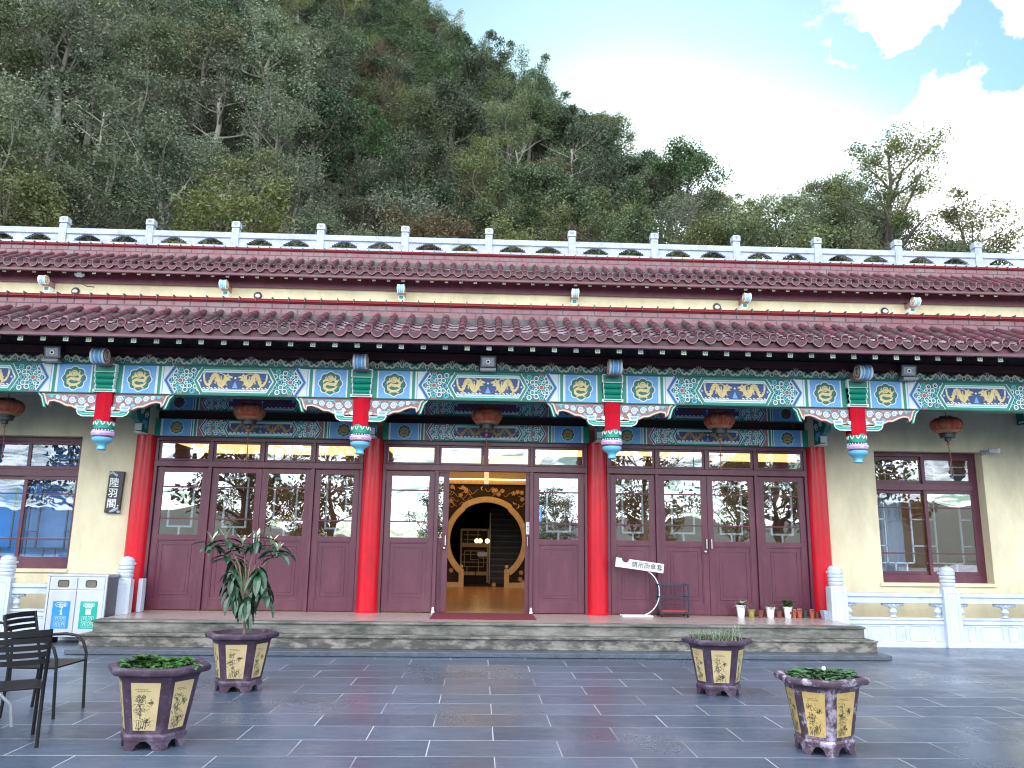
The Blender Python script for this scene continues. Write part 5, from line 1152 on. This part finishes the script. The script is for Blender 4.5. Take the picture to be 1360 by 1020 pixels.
# ---- black slatted cafe chairs and a table at the left edge
def chair(loc, rz, label):
    o = thing('slatted_chair', label, 'chair', (*loc, 0), rz, 'black slatted terrace chairs', build_at=False); m = 'black_metal'; w, d = .24, .22
    for sg in (-1, 1):
        mb = MB(); x = sg*w; mb.tube([(x, -d-.02, 0), (x, -d+.0, .3), (x, -d-.0, .44), (x, -d-.06, .7), (x*.98, -d-.1, .88)], .014, m, 8); mb.build('rear_leg', o, smooth=True)
        mb = MB(); mb.tube([(x*1.05, d+.02, 0), (x*1.05, d, .3), (x*1.05, d-.01, .5), (x*1.05, d-.05, .6), (x*1.05, d-.12, .655), (x*1.05, 0, .67), (x*1.05, -d+.08, .66), (x*1.02, -d-.04, .63)], .014, m, 8); mb.build('front_leg_and_arm', o, smooth=True)
    mb = MB()
    for k in range(5):
        z = .64+.054*k; y = -d-.035-.06*(z-.6)/.28-.01; pts = []
        for j in range(9): t = -1+j/4; pts.append((t*w*.99, y-.05*(1-t*t)))
        for (za, zb) in ((z-.019, z+.019),):
            if k == 4: za, zb = z-.022, z+.024
            n = len(pts); mb.add([(x, yy, za) for x, yy in pts]+[(x, yy-.012, za) for x, yy in pts]+[(x, yy, zb) for x, yy in pts]+[(x, yy-.012, zb) for x, yy in pts],
                [(j, j+1, j+1+2*n, j+2*n) for j in range(n-1)]+[(j+n, j+3*n, j+1+3*n, j+1+n) for j in range(n-1)]+[(j+2*n, j+1+2*n, j+1+3*n, j+3*n) for j in range(n-1)]+[(j, j+n, j+1+n, j+1) for j in range(n-1)], m)
    mb.build('backrest', o, smooth=False)
    mb = MB(); mb.box(-w, w, -d, d, .425, .44, m)
    for sg in (-1, 1): mb.tube([(sg*w, -d, .43), (sg*w*1.05, d, .43)], .012, m, 6)
    mb.build('seat', o, bevel=.004)
    return o
chair((-3.7, 6.67), math.radians(33), 'black slatted chair seen from behind, nearest the camera at the left edge')
chair((-3.98, 7.83), math.radians(-92), 'black slatted chair facing right, its curved arms beside the front left planter')
chair((-5.22, 8.85), math.radians(-80), 'black slatted chair farthest back at the left edge, only its back top showing')
o = thing('cafe_table', 'round dark table with curved grey legs at the left edge', 'table', (-4.42, 7.05, 0), build_at=False)
mb = MB(); mb.lathe([(.34, .7), (.35, .705), (.35, .72), (.34, .725)], (0, 0, 0), 'table_top', 32); mb.build('table_top', o, smooth=True)
for k in range(4):
    a = PI/4+PI/2*k-.35; mb = MB(); mb.tube([(.1*math.cos(a), .1*math.sin(a), .7), (.08*math.cos(a), .08*math.sin(a), .4), (.2*math.cos(a), .2*math.sin(a), .33), (.4*math.cos(a), .4*math.sin(a), .28), (.5*math.cos(a), .5*math.sin(a), .18), (.53*math.cos(a), .53*math.sin(a), .0)], .014, 'metal_grey', 8); mb.build('leg', o, smooth=True)

# ================================================================== hillside and forest
def lerp(a, pts):
    if a <= pts[0][0]: return pts[0][1]
    for (x0, y0), (x1, y1) in zip(pts[:-1], pts[1:]):
        if a <= x1: return y0+(y1-y0)*(a-x0)/(x1-x0)
    return pts[-1][1]
RIDGE_R = [(-60, 135), (-20, 125), (-6, 112), (3, 98), (8, 86), (14, 72), (19, 62), (30, 55), (45, 50), (60, 50)]
RIDGE_E = [(-60, 43), (-20, 42), (-6, 37.6), (-1, 35.0), (3, 33.2), (7, 31.2), (11, 28.2), (15, 27.4), (18.5, 26.0), (24, 25.2), (28, 23.8), (33, 20.8), (38, 17.5), (60, 15)]
def hz(x, y):
    r = math.hypot(x, y); a = math.degrees(math.atan2(x, y))
    if y < 24: return 0.0
    R, e = lerp(a, RIDGE_R), lerp(a, RIDGE_E); H = R*math.tan(math.radians(e))-6.5
    t = (r-27)/(R-27)
    if t < 0: return 0
    n = 1.6*math.sin(x*.13+1)*math.sin(y*.11)+.8*math.sin(x*.31)*math.cos(y*.27)
    if t <= 1: return max(0, H*(t*.92+.08*t*t)+n*min(1, t*4))
    return H-(r-R)*.35+n
def hillside():
    n = 110; mb = MB(); vs = []
    xs = [-150+300*i/n for i in range(n+1)]; ys = [14.2+190*(j/n)**1.15 for j in range(n+1)]
    for y in ys:
        for x in xs: vs.append((x, y, hz(x, y)-.02 if y > 26 else -.02))
    fs = [(j*(n+1)+i, j*(n+1)+i+1, (j+1)*(n+1)+i+1, (j+1)*(n+1)+i) for j in range(n) for i in range(n)]
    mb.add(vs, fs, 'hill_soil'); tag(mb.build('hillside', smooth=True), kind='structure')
    g = MB(); g.add([(-900, -900, -.35), (900, -900, -.35), (900, 900, -.35), (-900, 900, -.35)], [(0, 1, 2, 3)], 'hill_soil'); tag(g.build('ground'), kind='structure')
hillside()
def far_hills():
    mb = MB(); n = 60; vs = []
    for j in range(8):
        for i in range(n+1):
            a = math.radians(100+160*i/n); r_ = 90+j*22; h = (j/7)**.8*(8+4*math.sin(a*5+1)+3*math.sin(a*13)+1.5*math.sin(a*29+j))
            vs.append((r_*math.sin(a), r_*math.cos(a), h-.3))
    mb.add(vs, [(j*(n+1)+i, j*(n+1)+i+1, (j+1)*(n+1)+i+1, (j+1)*(n+1)+i) for j in range(7) for i in range(n)], 'far_hill'); tag(mb.build('hills', smooth=True), kind='structure')
far_hills()
def fast_mesh(name, V, m, nq):
    """V: (nq*4,3) quads"""
    me = bpy.data.meshes.new(name); me.vertices.add(nq*4); me.vertices.foreach_set('co', V.astype(np.float32).ravel())
    me.loops.add(nq*4); me.loops.foreach_set('vertex_index', np.arange(nq*4, dtype=np.int32)); me.polygons.add(nq)
    me.polygons.foreach_set('loop_start', np.arange(0, nq*4, 4, dtype=np.int32)); me.polygons.foreach_set('loop_total', np.full(nq, 4, dtype=np.int32))
    me.materials.append(MATS[m]); me.update(calc_edges=True); return me
def leaf_quads(C, size, rg, aspect=.55, flat=.0):
    n = len(C); d = rg.normal(size=(n, 3)); d[:, 2] *= (1-flat); d /= np.linalg.norm(d, axis=1)[:, None]
    e = rg.normal(size=(n, 3)); e -= (e*d).sum(1)[:, None]*d; e /= np.linalg.norm(e, axis=1)[:, None]
    s = size*rg.uniform(.6, 1.35, size=(n, 1)); a = d*s*.5; b = e*s*aspect*.5
    return np.stack([C-a, C+b-a*.1, C+a, C-b-a*.1], 1).reshape(-1, 3)
def tree_meshes(seed, H, R, nleaf, lsize, lmat, bmat, shape='round', density=1., low=.25, ncl=46, clr=.95):
    rg = np.random.default_rng(seed); rr = random.Random(seed); mb = MB(); tips = []
    # trunk
    tp = [Vector((0, 0, -.6))]; lean = Vector((rr.uniform(-.12, .12), rr.uniform(-.12, .12), 1)); k = 7
    for i in range(k): tp.append(Vector((lean.x*H*.75*(i+1)/k+rr.uniform(-.12, .12), lean.y*H*.75*(i+1)/k+rr.uniform(-.12, .12), H*.85*(i+1)/k)))
    r0 = .028*H; mb.tube(tp, [r0*(1-.85*i/k) for i in range(k+1)], bmat, 7)
    nb = 13
    for b in range(nb):
        t = low+(.98-low)*(b+rr.random()*.6)/nb; q = t*(len(tp)-2); i = int(q); p = tp[i+1].lerp(tp[min(i+2, len(tp)-1)], q-i) if i+2 < len(tp) else tp[-1]
        a = b*2.4+rr.uniform(-.5, .5)
        env = {'round': math.sin(PI*min(1, max(.12, (t-low)/(1.02-low))*.82+.15)), 'cone': 1.05-.85*(t-low)/(1-low), 'spread': .55+.5*(t-low)/(1-low)}[shape]
        L_ = R*env*rr.uniform(.8, 1.1); up = rr.uniform(.25, .8) if shape != 'cone' else rr.uniform(-.05, .3)
        dr = Vector((math.cos(a), math.sin(a), up)).normalized(); pts = [p]; 
        for j in range(4): dr = (dr+Vector((rr.uniform(-.28, .28), rr.uniform(-.28, .28), rr.uniform(-.05, .25)))).normalized(); pts.append(pts[-1]+dr*L_/4)
        rb = r0*.42*(1-t*.6); mb.tube(pts, [rb, rb*.75, rb*.55, rb*.35, rb*.18], bmat, 5, cap=False); tips += [pts[-1], pts[-2]]
        for s_ in range(4):
            st_ = pts[1+s_ % 3+ (1 if s_ > 2 else 0)]; d2 = (dr+Vector((rr.uniform(-1, 1), rr.uniform(-1, 1), rr.uniform(-.2, .8)))).normalized(); l2 = L_*rr.uniform(.25, .5)
            e = st_+d2*l2*.5+Vector((0, 0, .05)); f = st_+d2*l2; mb.tube([st_, e, f], [rb*.35, rb*.22, rb*.1], bmat, 4, cap=False); tips.append(f)
            for s2 in range(2):
                d3 = (d2+Vector((rr.uniform(-1, 1), rr.uniform(-1, 1), rr.uniform(-.3, .9)))).normalized(); g_ = e+d3*l2*.5; mb.tube([e, g_], [rb*.16, rb*.06], bmat, 3, cap=False); tips.append(g_)
    tips.append(tp[-1]); T_ = np.array([tuple(t) for t in tips])
    sel = T_[rg.integers(0, len(T_), ncl)] if ncl < len(T_) else T_
    w = rg.uniform(.5, 1.5, len(sel)); w /= w.sum(); idx = rg.choice(len(sel), nleaf, p=w)
    dv = rg.normal(size=(nleaf, 3)); dv /= np.linalg.norm(dv, axis=1)[:, None]; rad = clr*rg.random((nleaf, 1))**.45*rg.uniform(.6, 1.25, len(sel))[idx][:, None]
    dv[:, 2] *= .7; C = sel[idx]+dv*rad*(R/3.2)
    me = fast_mesh('crown', leaf_quads(C, lsize, rg, flat=.2), lmat, nleaf)
    tm = bpy.data.meshes.new('trunk'); tm.from_pydata(mb.v, [], mb.f); tm.materials.append(MATS[bmat]); tm.polygons.foreach_set('use_smooth', [True]*len(tm.polygons)); tm.update()
    return tm, me
def place_tree(ms, loc, s, rz, name, label, cat='tree', group=None, sz=1.0):
    o = bpy.data.objects.new(name, None); col.objects.link(o); o.location = loc; o.scale = (s, s, s*sz); o.rotation_euler = (0, 0, rz)
    tag(o, label, cat, group)
    for nm, me in zip(('trunk', 'crown'), ms):
        if me is None: continue
        c = bpy.data.objects.new(nm, me); col.objects.link(c); c.parent = o
    return o
KINDS = {
 'dark': ([tree_meshes(10+i, 8, 3.3, 9500, .175, 'leaf_dark', 'bark', sh, ncl=60, clr=1.0) for i, sh in enumerate(('round', 'round', 'spread'))], 'evergreen_tree', 'dense dark green evergreen tree in the hillside forest', 'dark evergreens of the hillside'),
 'olive': ([tree_meshes(30+i, 8.5, 3.2, 9000, .15, 'leaf_olive', 'bark', sh, ncl=75, clr=.95) for i, sh in enumerate(('round', 'spread', 'round'))], 'broadleaf_tree', 'olive green loose-crowned tree in the hillside forest', 'olive trees of the hillside'),
 'grey': ([tree_meshes(50+i, 8.5, 3.1, 8500, .14, 'leaf_grey', 'bark_pale', sh, ncl=80, clr=.95) for i, sh in enumerate(('cone', 'round'))], 'feathery_tree', 'grey-green feathery tree in the hillside forest', 'grey-green trees of the hillside'),
 'autumn': ([tree_meshes(70, 8, 3.0, 7000, .145, 'leaf_autumn', 'bark', 'round', ncl=70, clr=.9)], 'browning_tree', 'tree with browning leaves in the hillside forest', 'browning trees of the hillside'),
 'bare': ([tree_meshes(80+i, 9, 3.0, 900, .13, 'leaf_olive', 'bark_pale', 'spread', ncl=60, clr=.7) for i in range(2)], 'bare_tree', 'nearly bare pale-branched tree in the hillside forest', 'bare pale trees of the hillside'),
 'ridge': ([tree_meshes(90+i, 8.5, 3.0, 5000, .15, 'leaf_ridge', 'bark', sh, ncl=60, clr=.85) for i, sh in enumerate(('spread', 'round'))], 'ridge_tree', 'sunlit thin tree standing on the skyline of the ridge', 'thin trees along the ridge skyline'),
}
R9 = random.Random(77); pts = []; cnt = {k: 0 for k in KINDS}
def visible(x, y, z, h=8):
    r = math.hypot(x, y); a = math.degrees(math.atan2(x, y)); return -41 < a < 43 and math.degrees(math.atan2(z+h-1.6, r)) > 20.0
spots = []
for ring_ in range(60):
    r = 33+ring_*3.6
    if r > 135: break
    n = int(r*1.5/3.7)
    for i in range(n):
        a = -42+86*(i+R9.uniform(.1, .9))/n; rr_ = r+R9.uniform(-1.6, 1.6); x, y = rr_*math.sin(math.radians(a)), rr_*math.cos(math.radians(a)); Rm = lerp(a, RIDGE_R)
        if rr_ > Rm+5: continue
        z = hz(x, y)
        if not visible(x, y, z): continue
        spots.append((rr_, a, x, y, z, Rm))
spots.sort()
for rr_, a, x, y, z, Rm in spots:
    edge = rr_ > Rm-3.5
    q = math.sin(x*.09+2)*math.cos(y*.07)+R9.uniform(-.8, .8)
    if edge and a > -8: kd = R9.choice(['ridge', 'ridge', 'ridge', 'dark', 'olive'])
    elif a < -14: kd = R9.choice(['olive', 'grey', 'grey', 'olive', 'dark', 'olive', 'grey', 'bare' if R9.random() < .5 else 'grey'])
    elif a > 8: kd = R9.choice(['olive', 'olive', 'dark', 'ridge', 'grey'])
    else: kd = 'dark' if q > .15 else R9.choice(['olive', 'grey', 'dark', 'autumn', 'olive', 'bare' if R9.random() < .4 else 'dark'])
    if cnt[kd] >= 280: continue
    cnt[kd] += 1; ms, nm, lb, gp = KINDS[kd]
    s = R9.uniform(.72, 1.15)*(.8 if edge and a > 12 else 1)
    if a < -16 and rr_ < 70: s *= 1.1
    place_tree(R9.choice(ms), (x, y, z-.3), s, R9.uniform(0, 2*PI), nm, lb, 'tree', gp, R9.uniform(.85, 1.2))
print('trees', cnt, sum(cnt.values()))
# brush covering the slope between the trees
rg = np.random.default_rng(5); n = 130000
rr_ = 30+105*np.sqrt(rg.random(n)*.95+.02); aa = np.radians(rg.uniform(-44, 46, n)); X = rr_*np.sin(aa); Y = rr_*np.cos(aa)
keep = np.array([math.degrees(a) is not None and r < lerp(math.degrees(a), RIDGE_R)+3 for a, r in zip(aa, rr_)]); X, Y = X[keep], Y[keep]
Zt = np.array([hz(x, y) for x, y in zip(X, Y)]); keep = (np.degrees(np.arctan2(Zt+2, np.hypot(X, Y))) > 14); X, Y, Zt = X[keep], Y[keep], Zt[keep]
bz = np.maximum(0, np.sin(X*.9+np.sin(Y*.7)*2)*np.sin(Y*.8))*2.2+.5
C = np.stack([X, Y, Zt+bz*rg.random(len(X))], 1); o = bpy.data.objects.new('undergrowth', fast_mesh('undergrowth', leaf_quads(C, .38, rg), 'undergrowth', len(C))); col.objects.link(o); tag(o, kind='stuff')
# single trees that stand out
def at_el(a, r, z=None): x, y = r*math.sin(math.radians(a)), r*math.cos(math.radians(a)); return (x, y, hz(x, y)-.3 if z is None else z)
t1 = tree_meshes(101, 12.5, 4.3, 9500, .14, 'leaf_olive', 'bark', 'round', ncl=95, clr=.62, low=.22)
place_tree(t1, at_el(28.6, 46), 1.05, .6, 'tall_sparse_tree', 'tall open-branched tree against the white sky at the right')
t2 = tree_meshes(102, 8, 3.6, 8000, .15, 'leaf_dark', 'bark', 'spread', ncl=30, clr=.9)
place_tree(t2, at_el(11.9, 66), 1.15, 1.0, 'dark_skyline_tree', 'dark spreading tree on the skyline just right of the low sun')
place_tree(KINDS['dark'][0][1], at_el(36.6, 46), .75, 2.0, 'corner_tree', 'dark bushy tree at the right edge of the skyline')
place_tree(KINDS['olive'][0][0], at_el(24.2, 44), .95, 1.2, 'pointed_tree', 'yellowing tree on the skyline left of the tall open tree')
place_tree(KINDS['bare'][0][0], at_el(-24.5, 52), 1.0, .4, 'pale_bare_tree', 'bare white-branched tree low on the left of the hillside')
place_tree(KINDS['bare'][0][1], at_el(6.5, 62), 1.1, 2.4, 'leaning_bare_tree', 'bare pale tree fanning out low on the hillside near the middle')
place_tree(KINDS['grey'][0][0], at_el(-17.5, 50), 1.5, 1.4, 'big_grey_tree', 'large grey-green feathery tree left of the middle of the hillside')
place_tree(KINDS['grey'][0][1], at_el(-30.5, 47), 1.25, 2.6, 'silvery_tree', 'silvery drooping tree low at the left edge of the hillside')
# trees across the plaza behind the viewer (seen mirrored in the glass)
big = tree_meshes(120, 9, 4.2, 3600, .26, 'leaf_olive', 'bark', 'round', ncl=45, clr=1.0, low=.06); big2 = tree_meshes(121, 9, 3.8, 3600, .25, 'leaf_ridge', 'bark', 'round', ncl=45, clr=1.0, low=.06)
for k, (x, y, s, ms) in enumerate(((-12, -14, 1.1, big), (-7.5, -13, .95, big2), (2.2, -20, .62, big), (8.5, -15, 1.0, big2), (16, -15, 1.1, big2), (-22, -18, 1.2, big), (5, -26, .55, big2), (-3, -26, .6, big), (24, -20, 1.1, big), (-11, -24, .6, big2), (12, -24, .5, big2), (-16, -26, .7, big), (18, -28, .8, big), (0, -34, .6, big2))):
    place_tree(ms, (x, y, 0), s, k*1.3, 'plaza_tree', 'leafy tree across the plaza, behind the viewer and mirrored in the door glass', 'tree', 'trees across the plaza behind the viewer')

# ================================================================== daylight
SUN_AZ, SUN_EL = 10.8, 25.6
w = bpy.data.worlds.new('World'); scene.world = w; w.use_nodes = True; nt = w.node_tree; L = nt.links.new; bg = nt.nodes['Background']
sky = nn(nt, 'ShaderNodeTexSky', sky_type='NISHITA'); sky.sun_disc = False; sky.sun_elevation = math.radians(SUN_EL); sky.sun_rotation = math.radians(SUN_AZ); sky.air_density = 1.0; sky.dust_density = .2; sky.ozone_density = 1.2
tc = nn(nt, 'ShaderNodeTexCoord'); D_ = tc.outputs['Generated']
sep = nn(nt, 'ShaderNodeSeparateXYZ'); L(D_, sep.inputs[0])
# cloud layer: project the direction on a plane high above
zc = nn(nt, 'ShaderNodeMath', operation='ADD'); zc.inputs[1].default_value = .12; L(sep.outputs['Z'], zc.inputs[0])
zm = nn(nt, 'ShaderNodeMath', operation='MAXIMUM'); zm.inputs[1].default_value = .05; L(zc.outputs[0], zm.inputs[0])
dv = nn(nt, 'ShaderNodeVectorMath', operation='DIVIDE'); cb = nn(nt, 'ShaderNodeCombineXYZ'); L(zm.outputs[0], cb.inputs[0]); L(zm.outputs[0], cb.inputs[1]); cb.inputs[2].default_value = 1; L(D_, dv.inputs[0]); L(cb.outputs[0], dv.inputs[1])
mp = nn(nt, 'ShaderNodeMapping'); mp.inputs['Scale'].default_value = (1.5, 1.5, .3); mp.inputs['Location'].default_value = (2.3, .4, 0); L(dv.outputs[0], mp.inputs[0])
no = nn(nt, 'ShaderNodeTexNoise'); no.inputs['Scale'].default_value = 1.5; no.inputs['Detail'].default_value = 9; no.inputs['Roughness'].default_value = .56; no.inputs['Distortion'].default_value = .25; L(mp.outputs[0], no.inputs['Vector'])
wn = nn(nt, 'ShaderNodeTexNoise'); wn.inputs['Scale'].default_value = 9; wn.inputs['Detail'].default_value = 8; wn.inputs['Roughness'].default_value = .62; L(D_, wn.inputs['Vector'])
wa = nn(nt, 'ShaderNodeVectorMath', operation='SUBTRACT'); L(wn.outputs['Color'], wa.inputs[0]); wa.inputs[1].default_value = (.5, .5, .5)
wb = nn(nt, 'ShaderNodeVectorMath', operation='SCALE'); L(wa.outputs[0], wb.inputs[0]); wb.inputs['Scale'].default_value = .1
wd = nn(nt, 'ShaderNodeVectorMath', operation='ADD'); L(D_, wd.inputs[0]); L(wb.outputs[0], wd.inputs[1]); we = nn(nt, 'ShaderNodeVectorMath', operation='NORMALIZE'); L(wd.outputs[0], we.inputs[0]); D_W = we.outputs[0]
def lobe(az, el, c0, c1, amt, src=None):
    a, e = math.radians(az), math.radians(el); d = nn(nt, 'ShaderNodeVectorMath', operation='DOT_PRODUCT'); d.inputs[1].default_value = (math.sin(a)*math.cos(e), math.cos(a)*math.cos(e), math.sin(e)); L(src or D_, d.inputs[0])
    r = nn(nt, 'ShaderNodeMapRange', interpolation_type='SMOOTHSTEP'); r.inputs['From Min'].default_value = math.cos(math.radians(c0)); r.inputs['From Max'].default_value = math.cos(math.radians(c1)); r.inputs['To Max'].default_value = amt; L(d.outputs['Value'], r.inputs['Value']); return r.outputs[0]
def addm(a, b, op='ADD'):
    x = nn(nt, 'ShaderNodeMath', operation=op); L(a, x.inputs[0])
    if isinstance(b, (int, float)): x.inputs[1].default_value = b
    else: L(b, x.inputs[1])
    return x.outputs[0]
n4 = nn(nt, 'ShaderNodeTexNoise'); n4.inputs['Scale'].default_value = 7; n4.inputs['Detail'].default_value = 9; n4.inputs['Roughness'].default_value = .68; L(mp.outputs[0], n4.inputs['Vector'])
f = addm(no.outputs['Fac'], addm(addm(n4.outputs['Fac'], -.5), .75, 'MULTIPLY'))
for args in ((8, 34, 28, 14, -.3), (24, 31, 8, 3, -.12), (28.4, 33.4, 4.6, 2.2, .42), (32, 34.2, 3.4, 1.4, .3), (37, 24.5, 10.5, 5.5, .46), (33.5, 29.5, 3.2, 1.2, .2), (27.7, 31.9, 1.5, .2, -.36), (35.3, 31.4, 2.4, .3, -.5), (33.2, 31.1, 1.9, .3, -.4), (31.4, 30.5, 1.8, .3, -.38), (29.6, 29.6, 2.0, .3, -.35), (37.6, 29.2, 2.0, .3, -.5)):
    f = addm(f, lobe(*args, D_W))
f = addm(f, lobe(190, 45, 80, 20, .12))  # extra cloud behind the camera, added to light the facade
cr = nn(nt, 'ShaderNodeMapRange', interpolation_type='SMOOTHSTEP'); cr.inputs['From Min'].default_value = .42; cr.inputs['From Max'].default_value = .68; L(f, cr.inputs['Value'])
hzn = nn(nt, 'ShaderNodeMapRange'); hzn.inputs['From Min'].default_value = 0; hzn.inputs['From Max'].default_value = .025; L(sep.outputs['Z'], hzn.inputs['Value']); cf = addm(cr.outputs[0], hzn.outputs[0], 'MULTIPLY')
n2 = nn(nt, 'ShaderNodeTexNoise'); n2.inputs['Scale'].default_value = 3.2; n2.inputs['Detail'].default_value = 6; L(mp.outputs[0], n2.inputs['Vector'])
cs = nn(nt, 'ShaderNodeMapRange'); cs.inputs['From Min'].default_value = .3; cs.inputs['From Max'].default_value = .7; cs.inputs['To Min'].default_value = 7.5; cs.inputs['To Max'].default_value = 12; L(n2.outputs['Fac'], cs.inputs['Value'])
ccol = nn(nt, 'ShaderNodeVectorMath', operation='SCALE'); ccol.inputs[0].default_value = (.95, .98, 1.03); cbk = nn(nt, 'ShaderNodeMapRange'); cbk.inputs['From Min'].default_value = .35; cbk.inputs['From Max'].default_value = -.5; cbk.inputs['To Min'].default_value = 1.0; cbk.inputs['To Max'].default_value = 2.6; L(sep.outputs['Y'], cbk.inputs['Value']); L(addm(cs.outputs[0], cbk.outputs[0], 'MULTIPLY'), ccol.inputs['Scale'])  # clouds out of view behind the camera brightened to light the facade
# veil of bright air round the sun
gl = addm(addm(addm(addm(lobe(SUN_AZ, SUN_EL-1, 11.5, 1, 1.5), lobe(18, 20.5, 14, 2, 2.0)), lobe(26, 16, 15, 4, 2.0)), lobe(SUN_AZ+1, SUN_EL-1, 32, 4, .65)), lobe(SUN_AZ, SUN_EL, 1.1, .35, 160.0)); gv = nn(nt, 'ShaderNodeVectorMath', operation='SCALE'); gv.inputs[0].default_value = (1, .97, .9); L(gl, gv.inputs['Scale'])
ga = nn(nt, 'ShaderNodeVectorMath', operation='ADD'); stn = nn(nt, 'ShaderNodeVectorMath', operation='MULTIPLY'); stn.inputs[1].default_value = (.6, .8, .7); L(sky.outputs[0], stn.inputs[0]); L(stn.outputs[0], ga.inputs[0]); L(gv.outputs[0], ga.inputs[1])
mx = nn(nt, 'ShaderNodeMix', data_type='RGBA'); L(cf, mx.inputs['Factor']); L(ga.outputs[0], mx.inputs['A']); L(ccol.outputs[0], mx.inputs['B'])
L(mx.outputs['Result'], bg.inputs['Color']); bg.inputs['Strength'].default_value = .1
ld = bpy.data.lights.new('sun', 'SUN'); ld.energy = 3; ld.angle = math.radians(.5); ld.color = (1, .93, .82); lo = bpy.data.objects.new('sun', ld); col.objects.link(lo)
a, e = math.radians(SUN_AZ), math.radians(SUN_EL); sd = Vector((math.sin(a)*math.cos(e), math.cos(a)*math.cos(e), math.sin(e))); lo.rotation_euler = sd.to_track_quat('Z', 'Y').to_euler(); lo.location = sd*60
vs_ = scene.view_settings; scene.display_settings.display_device = 'sRGB'; vs_.view_transform = 'Standard'; vs_.look = 'None'; vs_.gamma = 1; vs_.exposure = 1.42
scene.render.engine = 'CYCLES'; cy = scene.cycles; cy.filter_width = 1.15; cy.use_denoising = True; cy.max_bounces = 8; cy.transparent_max_bounces = 12; cy.diffuse_bounces = 4; cy.glossy_bounces = 4; cy.sample_clamp_indirect = 6; cy.caustics_reflective = False; cy.caustics_refractive = False
